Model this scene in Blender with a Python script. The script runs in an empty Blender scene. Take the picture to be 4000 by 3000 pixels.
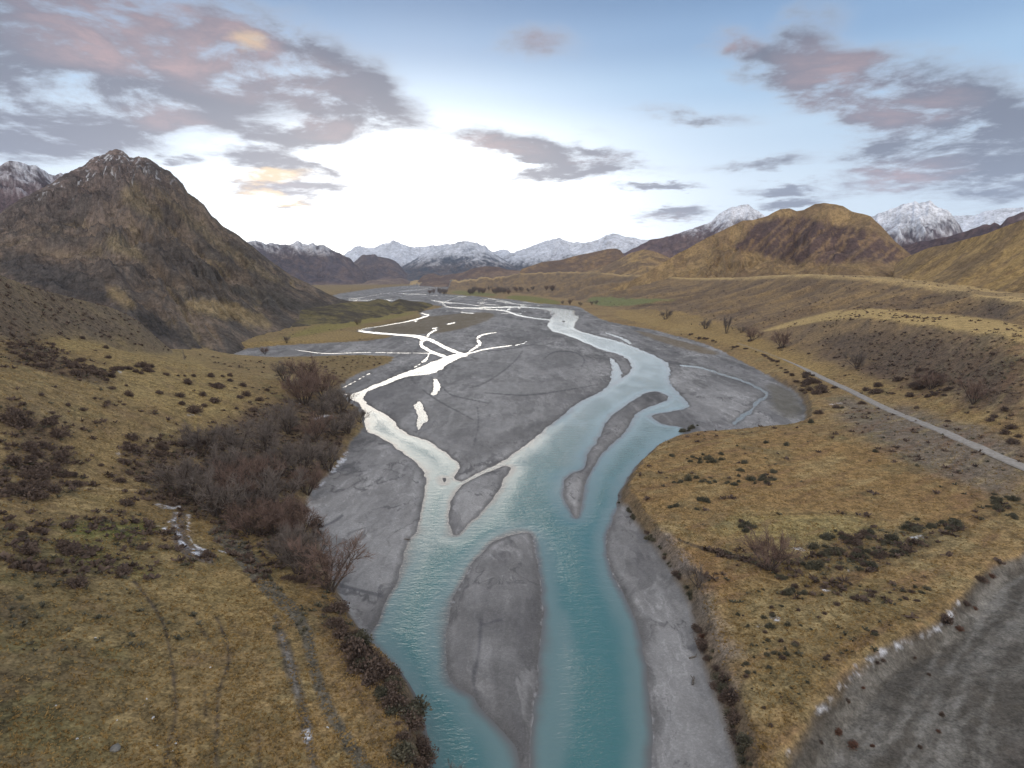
import bpy, math, random
import numpy as np

# ------------------------------------------------------------------ camera, sky, sun, exposure
R = math.radians
SC = bpy.context.scene
COL = SC.collection
FPX, CAMH, PITCH = 2383.0, 60.0, R(10.0)          # focal length in px of a 4000 px wide frame
cam_data = bpy.data.cameras.new("camera")
cam_data.sensor_width = 36.0
cam_data.lens = FPX / 4000.0 * 36.0
cam_data.clip_start, cam_data.clip_end = 0.5, 60000.0
cam = bpy.data.objects.new("camera", cam_data)
cam.location = (0, 0, CAMH)
cam.rotation_euler = (R(90) - PITCH, 0, 0)
COL.objects.link(cam)
SC.camera = cam

SUN_AZ, SUN_EL = R(-9.0), R(14.0)                   # azimuth from +Y towards +X
SUN_STRENGTH, SUN_ANGLE = 0.3, R(24)
SC.view_settings.view_transform = 'Standard'
SC.view_settings.look = 'None'
SC.view_settings.exposure = 0.25
SC.view_settings.gamma = 1.0
SC.view_settings.use_curve_mapping = False
SC.cycles.max_bounces = 5
SC.cycles.diffuse_bounces = 2
SC.cycles.glossy_bounces = 2
SC.cycles.transmission_bounces = 2
SC.cycles.volume_bounces = 0
SC.cycles.use_denoising = True


def ray(px, py):
    """pixel of the 4000x3000 frame -> azimuth, tangent of the elevation (against horizontal distance)"""
    px = np.asarray(px, float); py = np.asarray(py, float)
    X = (px - 2000) / FPX; Y = (1500 - py) / FPX
    dy = math.cos(PITCH) + math.sin(PITCH) * Y
    dz = -math.sin(PITCH) + math.cos(PITCH) * Y
    return np.arctan2(X, dy), dz / np.hypot(X, dy)


def flat(px, py, z=0.0):
    """point of the horizontal level z seen at a pixel"""
    az, t = ray(px, py)
    r = (z - CAMH) / t
    return r * np.sin(az), r * np.cos(az)


def build_world():
    w = bpy.data.worlds.new("World"); SC.world = w
    w.use_nodes = True
    nt = w.node_tree; nt.nodes.clear()
    N, Lk = nt.nodes.new, nt.links.new

    def val(s, v):
        if hasattr(v, 'is_output'): Lk(v, s)
        else: s.default_value = v

    def m(op, a, b=None, c=None, clamp=False):
        n = N('ShaderNodeMath'); n.operation = op; n.use_clamp = clamp
        val(n.inputs[0], a)
        if b is not None: val(n.inputs[1], b)
        if c is not None: val(n.inputs[2], c)
        return n.outputs[0]

    def vm(op, a, b=None, s=None):
        n = N('ShaderNodeVectorMath'); n.operation = op
        val(n.inputs[0], a)
        if b is not None: val(n.inputs[1], b)
        if s is not None: val(n.inputs['Scale'], s)
        return n.outputs['Value'] if op in ('LENGTH', 'DOT_PRODUCT') else n.outputs[0]

    def mix(f, a, b, blend='MIX'):
        n = N('ShaderNodeMix'); n.data_type = 'RGBA'; n.blend_type = blend
        val(n.inputs[0], f); val(n.inputs[6], a); val(n.inputs[7], b)
        return n.outputs[2]

    def rng(v, a, b, c=0.0, d=1.0, smooth=True):
        n = N('ShaderNodeMapRange'); n.interpolation_type = 'SMOOTHSTEP' if smooth else 'LINEAR'
        val(n.inputs[0], v)
        for i, q in enumerate((a, b, c, d)): val(n.inputs[i + 1], q)
        return n.outputs[0]

    tc = N('ShaderNodeTexCoord')
    d = vm('NORMALIZE', tc.outputs['Generated'])
    sep = N('ShaderNodeSeparateXYZ'); Lk(d, sep.inputs[0])
    x, y, z = sep.outputs
    u = m('ARCTAN2', x, y); v = m('ARCSINE', z)
    # the level of the cloud deck: clouds shrink towards the horizon
    zz = m('ADD', m('MAXIMUM', z, 0.0), 0.13)
    cp = N('ShaderNodeCombineXYZ'); Lk(m('DIVIDE', x, zz), cp.inputs[0]); Lk(m('DIVIDE', y, zz), cp.inputs[1])

    def noise(vec, scale, detail=6, rough=0.55, dist=0.0):
        n = N('ShaderNodeTexNoise'); n.inputs['Scale'].default_value = scale
        n.inputs['Detail'].default_value = detail; n.inputs['Roughness'].default_value = rough
        n.inputs['Distortion'].default_value = dist
        Lk(vec, n.inputs['Vector']); return n
    n1 = noise(cp.outputs[0], 2.4, 10, 0.64, 0.35)
    n2 = noise(cp.outputs[0], 7.5, 6, 0.6)
    nw = noise(cp.outputs[0], 1.6, 4, 0.55)
    uv0 = N('ShaderNodeCombineXYZ'); Lk(u, uv0.inputs[0]); Lk(v, uv0.inputs[1])
    warp = vm('MULTIPLY', vm('SUBTRACT', nw.outputs['Color'], (0.5, 0.5, 0.5)), (0.09, 0.035, 0.0))
    warp2 = vm('MULTIPLY', vm('SUBTRACT', n2.outputs['Color'], (0.5, 0.5, 0.5)), (0.06, 0.030, 0.0))
    uv = vm('ADD', vm('ADD', uv0.outputs[0], warp), warp2)

    def blobs(lst):
        acc = None
        for (bx, by, rx, ry, rot, wt) in lst:        # given on a 2212 px wide view of the frame
            az, t = ray(bx * 1.8083, by * 1.8083)
            mp = N('ShaderNodeMapping'); mp.vector_type = 'TEXTURE'
            mp.inputs['Location'].default_value = (float(az), math.atan(float(t)), 0)
            mp.inputs['Rotation'].default_value = (0, 0, R(rot))
            mp.inputs['Scale'].default_value = (rx * 1.8083 / FPX * 1.25, ry * 1.8083 / FPX * 1.25, 1)
            Lk(uv, mp.inputs['Vector'])
            b = rng(vm('LENGTH', mp.outputs[0]), 1.25, 0.15, 0.0, wt)
            acc = b if acc is None else m('ADD', acc, b)
        return acc

    dark = blobs([(270, 80, 340, 95, -4, 1.2), (60, 110, 190, 105, 0, 1.2), (420, 195, 125, 55, -15, 1.0), (700, 160, 190, 80, -20, .95),
                  (120, 245, 150, 36, 0, .95), (310, 262, 110, 38, 8, .9), (50, 318, 130, 38, 0, .95), (590, 305, 120, 26, 8, .95),
                  (700, 282, 70, 24, 8, .85), (830, 230, 110, 50, -30, .6), (300, 335, 150, 22, 0, .5),
                  (640, 372, 105, 27, -6, 1.9), (600, 422, 78, 23, -8, 1.8), (380, 352, 40, 10, 0, .9),
                  (1170, 322, 180, 26, -8, 1.15), (1280, 345, 160, 24, -6, 1.1), (1210, 380, 170, 16, 0, 1.1),
                  (1455, 462, 95, 17, 2, 1.25), (1500, 250, 125, 18, -8, 1.0), (1430, 406, 95, 8, -2, 1.0), (1600, 85, 60, 26, -20, .45),
                  (1160, 100, 110, 40, 0, .7), (1690, 135, 140, 50, -20, .8), (1810, 180, 110, 62, -20, .62), (1980, 210, 150, 70, -25, .66),
                  (2100, 280, 170, 90, -15, .85), (2040, 325, 140, 34, 0, .9), (1880, 395, 150, 30, 4, .8), (2180, 390, 110, 60, 0, .7),
                  (1780, 35, 70, 50, -20, .6), (1640, 350, 100, 14, 4, .95), (1690, 405, 80, 12, 2, 1.0), (1700, 440, 70, 10, 0, .9),
                  (1290, 280, 60, 12, 0, .3), (950, 448, 40, 4, 0, .5), (1025, 440, 25, 3, 0, .5)])
    pink = blobs([(430, 105, 230, 50, -8, 1.0), (330, 60, 200, 60, 0, .55), (555, 85, 50, 30, -20, 1.2), (190, 100, 110, 35, 0, .6),
                  (360, 255, 60, 25, 0, .7), (1080, 318, 90, 16, -4, .7), (1320, 345, 80, 14, 0, .5), (1590, 80, 50, 22, -10, 1.2), (1810, 165, 90, 50, -20, .8),
                  (1940, 380, 90, 26, 5, 1.0), (1960, 235, 70, 36, 0, .6), (1430, 470, 60, 10, 0, .8), (700, 275, 60, 20, 0, .6), (1170, 95, 60, 25, 0, .5),
                  (580, 402, 70, 22, 0, .6)])
    yellow = blobs([(575, 382, 60, 13, 8, 1.3), (600, 428, 62, 12, -8, 1.3), (548, 85, 26, 16, 0, .45)])

    fb = m('ADD', m('MULTIPLY', n1.outputs['Fac'], 0.75), m('MULTIPLY', n2.outputs['Fac'], 0.30))
    # blobs give where the clouds are, the noise gives their edges; an unseen broken deck is added behind the camera
    back = rng(y, 0.35, -0.15, 0.0, 0.75)
    dens = m('ADD', m('MULTIPLY', m('MINIMUM', m('ADD', dark, back), 1.2), m('ADD', m('MULTIPLY', fb, 4.0), -1.22)), m('MULTIPLY', m('SUBTRACT', fb, 0.52), 0.35))
    opac = rng(dens, 0.08, 1.12, 0.0, 0.95)
    thick = rng(dens, 0.25, 1.15)

    # clear sky: blue overhead, pale at the horizon, a very bright glow where the sun has just gone behind the ridge
    ramp = N('ShaderNodeValToRGB'); Lk(m('MULTIPLY', v, 1 / R(90)), ramp.inputs[0])
    cr = ramp.color_ramp; cr.interpolation = 'EASE'
    for p, c in ((0.0, (.76, .83, .88)), (0.07, (.61, .73, .83)), (0.13, (.44, .59, .75)), (0.17, (.31, .48, .68)), (0.21, (.205, .345, .55)), (0.25, (.135, .245, .43)), (0.33, (.13, .23, .40)), (1.0, (.34, .38, .44))):
        e = cr.elements[0] if p == 0 else (cr.elements[len(cr.elements) - 1] if p == 1.0 else cr.elements.new(p))
        e.position = p; e.color = (*c, 1)

    def glow(px, py, wx, wy):
        az, t = ray(px, py)
        gx = m('MULTIPLY', m('SUBTRACT', u, float(az)), 1 / R(wx))
        gy = m('MULTIPLY', m('SUBTRACT', v, math.atan(float(t))), 1 / R(wy))
        return m('POWER', math.e, m('MULTIPLY', m('ADD', m('MULTIPLY', gx, gx), m('MULTIPLY', gy, gy)), -1.0))
    g1 = glow(1600, 870, 17.5, 7.8)
    g2 = glow(1500, 800, 30, 11)
    nish = N('ShaderNodeTexSky'); nish.sky_type = 'NISHITA'; nish.sun_disc = False
    nish.sun_elevation = SUN_EL; nish.sun_rotation = SUN_AZ
    nish.air_density, nish.dust_density, nish.ozone_density = 1.0, 1.5, 2.0
    base = mix(1.0, ramp.outputs[0], mix(1.0, nish.outputs[0], (0.003, 0.003, 0.003, 1), 'MULTIPLY'), 'ADD')
    clear = mix(1.0, base, mix(1.0, mix(g1, (0, 0, 0, 1), (1.6, 1.46, 1.26, 1)), mix(g2, (0, 0, 0, 1), (.24, .225, .21, 1)), 'ADD'), 'ADD')
    cl = mix(thick, (.42, .45, .51, 1), (.125, .135, .180, 1))
    cl = mix(m('MULTIPLY', m('MINIMUM', pink, 1.0), rng(n1.outputs['Fac'], .40, .66, .18, .85)), cl, (.50, .32, .30, 1))
    cl = mix(m('MINIMUM', yellow, 1.0), cl, (1.0, .68, .30, 1))
    cl = mix(1.0, cl, mix(g2, (0, 0, 0, 1), (.20, .17, .16, 1)), 'ADD')
    cl = mix(m('MULTIPLY', g1, 0.30), cl, (1.2, 1.05, .85, 1))
    # unseen bright deck added behind the camera to light the ground and facing slopes
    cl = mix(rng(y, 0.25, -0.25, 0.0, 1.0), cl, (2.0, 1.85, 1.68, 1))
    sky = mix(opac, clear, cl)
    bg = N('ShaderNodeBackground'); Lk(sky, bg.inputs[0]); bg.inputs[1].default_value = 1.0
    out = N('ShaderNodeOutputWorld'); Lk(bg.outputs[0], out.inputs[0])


build_world()
sd = bpy.data.lights.new("sun", 'SUN')
sd.energy, sd.angle, sd.color = SUN_STRENGTH, SUN_ANGLE, (1.0, 0.86, 0.68)
so = bpy.data.objects.new("sun", sd)
so.rotation_euler = (R(90) - SUN_EL, 0, math.pi - SUN_AZ)
so.location = (-300, 900, 500)
COL.objects.link(so)

# ------------------------------------------------------------------ noise and small helpers
rs = np.random.RandomState(7)
PERM = np.concatenate([rs.permutation(512)] * 3)
GA = rs.uniform(0, 2 * math.pi, 512)
GX, GY = np.cos(GA).astype(np.float32), np.sin(GA).astype(np.float32)


def perlin(x, y):
    xi = np.floor(x).astype(np.int64); yi = np.floor(y).astype(np.int64)
    xf = (x - xi).astype(np.float32); yf = (y - yi).astype(np.float32)
    xi &= 511; yi &= 511
    u = xf * xf * xf * (xf * (xf * 6 - 15) + 10); v = yf * yf * yf * (yf * (yf * 6 - 15) + 10)
    x1 = (xi + 1) & 511; y1 = (yi + 1) & 511

    def g(a, b, dx, dy):
        h = PERM[PERM[a] + b]
        return GX[h] * dx + GY[h] * dy
    n0 = g(xi, yi, xf, yf); n1 = g(x1, yi, xf - 1, yf)
    n2 = g(xi, y1, xf, yf - 1); n3 = g(x1, y1, xf - 1, yf - 1)
    a = n0 + u * (n1 - n0); b = n2 + u * (n3 - n2)
    return (a + v * (b - a)) * 1.5


def fbm(x, y, oct=4, gain=0.5, off=0.0):
    s = 0.0; a = 1.0; t = 0.0
    for i in range(oct):
        s = s + a * perlin(x * 2 ** i + off + 37.1 * i, y * 2 ** i + off * 1.7 + 11.3 * i); t += a; a *= gain
    return s / t


def ridged(x, y, oct=4, gain=0.5, off=0.0):
    s = 0.0; a = 1.0; t = 0.0
    for i in range(oct):
        s = s + a * (1 - np.abs(perlin(x * 2 ** i + off + 17.7 * i, y * 2 ** i + off * 1.3 + 5.9 * i)) * 1.6); t += a; a *= gain
    return np.clip(s / t, 0, 1)


def sst(v, a, b):
    t = np.clip((v - a) / (b - a), 0, 1)
    return t * t * (3 - 2 * t)


def lerp(a, b, t): return a + (b - a) * t


def chaikin(p, n=2, closed=True):
    p = np.asarray(p, float)
    for _ in range(n):
        if closed:
            q = np.roll(p, -1, 0)
            p = np.stack([p * .75 + q * .25, p * .25 + q * .75], 1).reshape(-1, p.shape[1])
        else:
            a, b = p[:-1], p[1:]
            p = np.concatenate([p[:1], np.stack([a * .75 + b * .25, a * .25 + b * .75], 1).reshape(-1, p.shape[1]), p[-1:]])
    return p


def sdf(poly, X, Y, margin=40.0):
    """signed distance, positive inside, -margin far away; X, Y flat arrays"""
    out = np.full(X.shape, -margin, np.float32)
    x0, y0 = poly.min(0) - margin; x1, y1 = poly.max(0) + margin
    idx = np.nonzero((X > x0) & (X < x1) & (Y > y0) & (Y < y1))[0]
    if len(idx) == 0: return out
    px = X[idx].astype(np.float32); py = Y[idx].astype(np.float32)
    best = np.full(px.shape, 1e12, np.float32); ins = np.zeros(px.shape, bool)
    q = np.roll(poly, -1, 0)
    for (ax, ay), (bx, by) in zip(poly, q):
        ex, ey = bx - ax, by - ay
        L = ex * ex + ey * ey
        if L < 1e-9: continue
        wx = px - np.float32(ax); wy = py - np.float32(ay)
        t = np.clip((wx * ex + wy * ey) / L, 0, 1)
        dx = wx - t * ex; dy = wy - t * ey
        np.minimum(best, dx * dx + dy * dy, out=best)
        if ay != by:
            c = ((ay > py) != (by > py)) & (px < ex * (py - ay) / ey + ax)
            ins ^= c
    dd = np.sqrt(best)
    out[idx] = np.maximum(np.where(ins, dd, -dd), -margin)
    return out


def stroke(pts, w):
    """centre line in px with widths in px -> closed px polygon"""
    p = np.asarray(pts, float)
    w = np.full(len(p), w, float) if np.isscalar(w) else np.interp(np.linspace(0, 1, len(p)), np.linspace(0, 1, len(w)), w)
    q = chaikin(np.column_stack([p, w]), 2, False)
    t = np.gradient(q[:, :2], axis=0); t /= np.maximum(np.hypot(t[:, 0], t[:, 1]), 1e-6)[:, None]
    n = np.column_stack([-t[:, 1], t[:, 0]])
    return np.concatenate([q[:, :2] + n * q[:, 2:] / 2, (q[:, :2] - n * q[:, 2:] / 2)[::-1]])


def world_poly(pts, z=0.0, n=2):
    p = np.asarray(pts, float)
    if n: p = chaikin(p, n)
    zz = p[:, 2] if p.shape[1] > 2 else z
    return np.column_stack(flat(p[:, 0], p[:, 1], zz))


def grid_mesh(name, X, Y, Z, mat, attrs=None, keep=None, label=None, kind='structure'):
    """height field mesh on an (a, r) lattice"""
    na, nr = X.shape
    co = np.stack([X, Y, Z], -1).reshape(-1, 3).astype(np.float32)
    i = (np.arange(na - 1)[:, None] * nr + np.arange(nr - 1)[None, :])
    q = np.stack([i, i + 1, i + nr + 1, i + nr], -1).reshape(-1, 4)
    q = q[:, ::1]
    if keep is not None:
        k = keep.reshape(-1)
        q = q[k[q].any(1)]
        used = np.zeros(len(co), bool); used[q.reshape(-1)] = True
        remap = np.cumsum(used) - 1
        q = remap[q]; co = co[used]
    else: used = None
    me = bpy.data.meshes.new(name)
    me.vertices.add(len(co)); me.vertices.foreach_set('co', co.reshape(-1))
    me.loops.add(len(q) * 4); me.loops.foreach_set('vertex_index', q.reshape(-1).astype(np.int32)[::-1].copy())
    me.polygons.add(len(q)); me.polygons.foreach_set('loop_start', np.arange(len(q), dtype=np.int32) * 4)
    me.update(calc_edges=True)
    me.polygons.foreach_set('use_smooth', np.ones(len(q), bool))
    for k, v in (attrs or {}).items():
        v = v.reshape(na * nr, -1)
        if used is not None: v = v[used]
        if v.shape[1] == 3:
            a = me.attributes.new(k, 'FLOAT_COLOR', 'POINT')
            a.data.foreach_set('color', np.column_stack([v, np.ones(len(v))]).astype(np.float32).reshape(-1))
        else:
            a = me.attributes.new(k, 'FLOAT', 'POINT')
            a.data.foreach_set('value', v.astype(np.float32).reshape(-1))
    me.materials.append(mat)
    o = bpy.data.objects.new(name, me); COL.objects.link(o)
    if kind: o['kind'] = kind
    if label: o['label'] = label
    return o


class Mat:
    """tiny node builder"""
    def __init__(s, name):
        s.m = bpy.data.materials.new(name); s.m.use_nodes = True
        s.nt = s.m.node_tree; s.nt.nodes.clear()
        s.out = s.nt.nodes.new('ShaderNodeOutputMaterial')
        s.b = s.nt.nodes.new('ShaderNodeBsdfPrincipled'); s.nt.links.new(s.b.outputs[0], s.out.inputs[0])
        s.geo = s.nt.nodes.new('ShaderNodeNewGeometry')

    def set(s, sock, v):
        if hasattr(v, 'is_output'): s.nt.links.new(v, sock)
        else: sock.default_value = v

    def math(s, op, a, b=0.0, clamp=False):
        n = s.nt.nodes.new('ShaderNodeMath'); n.operation = op; n.use_clamp = clamp
        s.set(n.inputs[0], a); s.set(n.inputs[1], b); return n.outputs[0]

    def noise(s, scale, detail=4, rough=0.6, vec=None, stretch=None):
        v = vec if vec is not None else s.geo.outputs['Position']
        if stretch:
            n = s.nt.nodes.new('ShaderNodeVectorMath'); n.operation = 'MULTIPLY'; n.inputs[1].default_value = stretch
            s.nt.links.new(v, n.inputs[0]); v = n.outputs[0]
        n = s.nt.nodes.new('ShaderNodeTexNoise'); n.inputs['Scale'].default_value = scale
        n.inputs['Detail'].default_value = detail; n.inputs['Roughness'].default_value = rough
        s.nt.links.new(v, n.inputs['Vector']); return n.outputs['Fac']

    def rng(s, v, a, b, c=0.0, d=1.0):
        n = s.nt.nodes.new('ShaderNodeMapRange'); n.interpolation_type = 'SMOOTHSTEP'
        s.set(n.inputs[0], v)
        for i, q in enumerate((a, b, c, d)): s.set(n.inputs[i + 1], q)
        return n.outputs[0]

    def mix(s, f, a, b, blend='MIX'):
        n = s.nt.nodes.new('ShaderNodeMix'); n.data_type = 'RGBA'; n.blend_type = blend
        s.set(n.inputs[0], f); s.set(n.inputs[6], a); s.set(n.inputs[7], b); return n.outputs[2]

    def scale(s, c, f):
        n = s.nt.nodes.new('ShaderNodeVectorMath'); n.operation = 'SCALE'
        s.set(n.inputs[0], c); s.set(n.inputs['Scale'], f); return n.outputs[0]

    def attr(s, name, fac=False):
        n = s.nt.nodes.new('ShaderNodeAttribute'); n.attribute_name = name
        return n.outputs['Fac'] if fac else n.outputs['Color']

    def bump(s, h, strength=0.5, dist=0.2):
        n = s.nt.nodes.new('ShaderNodeBump'); n.inputs['Strength'].default_value = strength
        n.inputs['Distance'].default_value = dist; s.set(n.inputs['Height'], h)
        s.nt.links.new(n.outputs[0], s.b.inputs['Normal'])

    def done(s, color, rough=0.9, spec=0.2):
        s.set(s.b.inputs['Base Color'], color); s.set(s.b.inputs['Roughness'], rough)
        s.set(s.b.inputs['Specular IOR Level'], spec); return s.m


def rgb(r, g, b): return (r, g, b, 1.0)


# ------------------------------------------------------------------ materials
def make_ground_mat():
    k = Mat('ground')
    g = k.attr('grassy', True)
    fine = k.noise(2.6, 5, 0.7); mid = k.noise(0.45, 4, 0.65); big = k.noise(0.09, 4, 0.6)
    stone = k.noise(5.0, 3, 0.8)
    fg = k.math('ADD', k.math('MULTIPLY', k.rng(fine, .30, .70), .90), k.math('MULTIPLY', k.rng(mid, .32, .68), .65))
    fg = k.math('ADD', fg, 0.24)
    fs = k.math('ADD', k.math('MULTIPLY', k.rng(stone, .3, .7), .22), k.math('MULTIPLY', k.rng(k.noise(.35, 6, .7, stretch=(1., .4, 1.)), .3, .7), .24))
    fs = k.math('ADD', fs, 0.77)
    def cells(sc):
        n = k.nt.nodes.new('ShaderNodeTexVoronoi'); n.inputs['Scale'].default_value = sc
        k.nt.links.new(k.geo.outputs['Position'], n.inputs['Vector'])
        b = k.nt.nodes.new('ShaderNodeSeparateXYZ'); k.nt.links.new(n.outputs['Color'], b.inputs[0]); return b.outputs[0], n.outputs['Distance']
    s1, _ = cells(3.2); t1, t2 = cells(1.5)
    fs = k.math('MULTIPLY', fs, k.math('ADD', k.math('MULTIPLY', k.math('POWER', s1, 2.0), .20), .94))
    fg = k.math('MULTIPLY', fg, k.math('ADD', k.math('MULTIPLY', t1, .34), k.math('SUBTRACT', 1.02, k.math('MULTIPLY', t2, .34))))
    f = k.math('ADD', k.math('MULTIPLY', fg, g), k.math('MULTIPLY', fs, k.math('SUBTRACT', 1.0, g)))
    c = k.scale(k.attr('col'), f)
    # tussocks turn reddish or green in patches
    c = k.mix(k.math('MULTIPLY', k.math('MULTIPLY', k.rng(mid, .5, .72), g), .35), c, k.mix(1.0, c, rgb(.78, .72, .75), 'MULTIPLY'))
    k.bump(k.math('ADD', k.math('MULTIPLY', fine, g), k.math('MULTIPLY', stone, .25)), 0.6, 0.35)
    return k.done(c, 0.92, 0.12)


def make_slope_mat(name, scale=1.0):
    k = Mat(name)
    n1 = k.noise(0.035 * scale, 6, 0.68); n2 = k.noise(0.16 * scale, 4, 0.7); n3 = k.noise(0.5 * scale, 4, .7)
    n2 = k.math('ADD', k.math('MULTIPLY', n2, .5), k.math('MULTIPLY', n3, .5))
    f = k.math('ADD', k.math('MULTIPLY', k.rng(n1, .3, .7), .45), k.math('MULTIPLY', k.rng(n2, .36, .64), .75))
    c = k.scale(k.attr('col'), k.math('ADD', f, 0.42))
    k.bump(k.math('ADD', n1, k.math('MULTIPLY', n2, .4)), 0.7, 6.0 / scale)
    return k.done(c, 0.95, 0.08)


def make_water_mat():
    k = Mat('river_water')
    dp = k.attr('depth', True)
    wet = rgb(.150, .148, .142); mid = rgb(.150, .232, .232); deep = rgb(.072, .180, .184)
    flow = k.noise(0.05, 4, 0.6, stretch=(1.0, .30, 1.0))
    dd = k.math('ADD', dp, k.math('MULTIPLY', k.math('SUBTRACT', flow, 0.5), k.math('MULTIPLY', dp, 0.7)))
    c = k.mix(k.rng(dd, 0.0, 0.30), wet, mid)
    c = k.mix(k.rng(dd, 0.25, 1.05), c, deep)
    c = k.mix(k.math('MULTIPLY', k.attr('far_sheen', True), k.rng(flow, .25, .75, .55, 1.0)), c, rgb(.36, .43, .43))  # pale sky sheen mixed into the base colour of far water
    n = k.noise(0.55, 4, 0.6, stretch=(.6, 1.25, 1.0)); n2 = k.noise(1.7, 3, 0.6, stretch=(.75, 1.2, 1))
    rip = k.attr('ripple', True)
    k.bump(k.math('MULTIPLY', k.math('ADD', n, k.math('MULTIPLY', n2, .55)), k.math('ADD', k.math('MULTIPLY', rip, 1.0), 0.05)), 0.8, 0.42)
    k.set(k.b.inputs['IOR'], 1.33)
    return k.done(c, 0.07, 0.5)


M_GROUND = make_ground_mat()
M_WATER = make_water_mat()
M_SLOPE = make_slope_mat('mountain_slope', 1.0)
M_FAR = make_slope_mat('far_mountain_slope', 0.18)
M_HILL = make_slope_mat('hill_slope', 1.3)


def simple_mat(name, c1, c2, scale=3.0, rough=0.9):
    k = Mat(name)
    return k.done(k.mix(k.rng(k.noise(scale, 3), .3, .7), rgb(*c1), rgb(*c2)), rough, 0.15)


M_BARK = simple_mat('willow_bark', (.065, .050, .042), (.10, .078, .065), 2.0)
M_TWIG = simple_mat('willow_twigs', (.130, .108, .096), (.205, .170, .150), .35)
M_TWIG_RED = simple_mat('red_willow_twigs', (.135, .090, .072), (.225, .155, .128), .35)
M_BRIAR = simple_mat('briar', (.085, .062, .052), (.150, .108, .085), .6)
M_THORN = simple_mat('thorn_scrub', (.072, .070, .050), (.135, .122, .085), .6)
M_RUST = simple_mat('rusty_bush', (.105, .058, .042), (.16, .088, .062), .8)
M_TUFT = simple_mat('dry_grass', (.21, .135, .05), (.32, .215, .085), .25)
M_ROCK = simple_mat('pale_rock', (.42, .41, .40), (.62, .61, .60), 1.2)
M_DARKROCK = simple_mat('dark_rock', (.10, .095, .09), (.20, .19, .17), 1.0)
M_SNOW = simple_mat('old_snow', (.72, .74, .80), (.86, .87, .90), 1.0)
M_LOG = simple_mat('driftwood', (.10, .085, .07), (.22, .20, .18), 1.5)

# ------------------------------------------------------------------ outlines traced on the photograph (px of the 4000x3000 frame)
BED = [(1705, 3500, 6), (1700, 3200, 6), (1690, 3000, 6), (1672, 2823, 6), (1653, 2728, 5), (1634, 2665, 5), (1590, 2589, 4), (1510, 2530, 3), (1453, 2500, 2),
       (1415, 2450, 2), (1371, 2386, 2), (1320, 2310, 1), (1270, 2200, 1), (1241, 2091, 1), (1196, 2028, 1), (1203, 1946, 1), (1234, 1901, 1),
       (1285, 1857, 1), (1348, 1794, 1), (1361, 1743, 1), (1385, 1705, 1), (1420, 1680, 1), (1414, 1600, 1.5), (1352, 1550, 3), (1310, 1508, 3),
       (1390, 1458, 1), (1504, 1424, 1), (1542, 1401, 1), (1535, 1389, 1), (1390, 1384, 1), (1200, 1390, 1), (1076, 1394, 1), (937, 1397, 1), (850, 1384, 1),
       (1013, 1354, 1), (1200, 1343, 1), (1400, 1334, 1), (1480, 1326, 1), (1540, 1312, 1), (1500, 1306, 1), (1430, 1301, 1), (1385, 1292, 1), (1420, 1279, 1),
       (1540, 1261, 1), (1655, 1237, 1), (1630, 1220, 1), (1700, 1206, 1), (1738, 1199, 1), (1700, 1193, 1), (1600, 1188, 1), (1500, 1184, 1), (1330, 1180, 1),
       (1280, 1172, 1), (1300, 1152, 1), (1400, 1136, 1), (1500, 1123, 1), (1600, 1116, 1), (1740, 1114, 1), (1775, 1121, 1), (1750, 1133, 1), (1715, 1146, 1),
       (1760, 1151, 1), (1850, 1156, 1), (1900, 1163, 1), (2010, 1171, 1), (2117, 1186, 1), (2190, 1192, 1), (2262, 1197, 1), (2298, 1222, 1), (2352, 1251, 1),
       (2443, 1270, 1), (2551, 1288, 1), (2623, 1308, 1), (2727, 1333, 1), (2822, 1371, 1), (2879, 1403, 1), (2954, 1441, 1), (3011, 1472, 1), (3056, 1504, 1),
       (3106, 1529, 1.5), (3135, 1561, 2), (3151, 1599, 3), (3140, 1637, 4), (3068, 1650, 4.5), (2948, 1656, 4.5), (2853, 1662, 4.5), (2727, 1664, 4.5),
       (2655, 1672, 4.5), (2600, 1692, 4.5), (2561, 1711, 4.5), (2523, 1742, 4.5), (2485, 1780, 4.5), (2460, 1818, 4.5), (2433, 1862, 4.5), (2418, 1895, 4),
       (2422, 1943, 3), (2440, 1980, 1), (2476, 2044, 1), (2530, 2109, 1), (2588, 2189, 1), (2639, 2261, 1), (2682, 2341, 1), (2700, 2413, 1), (2714, 2500, 1),
       (2742, 2587, 1), (2771, 2673, 1), (2807, 2767, 1), (2836, 2876, 1), (2866, 3000, 1), (2900, 3200, 1), (2940, 3500, 1)]
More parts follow.
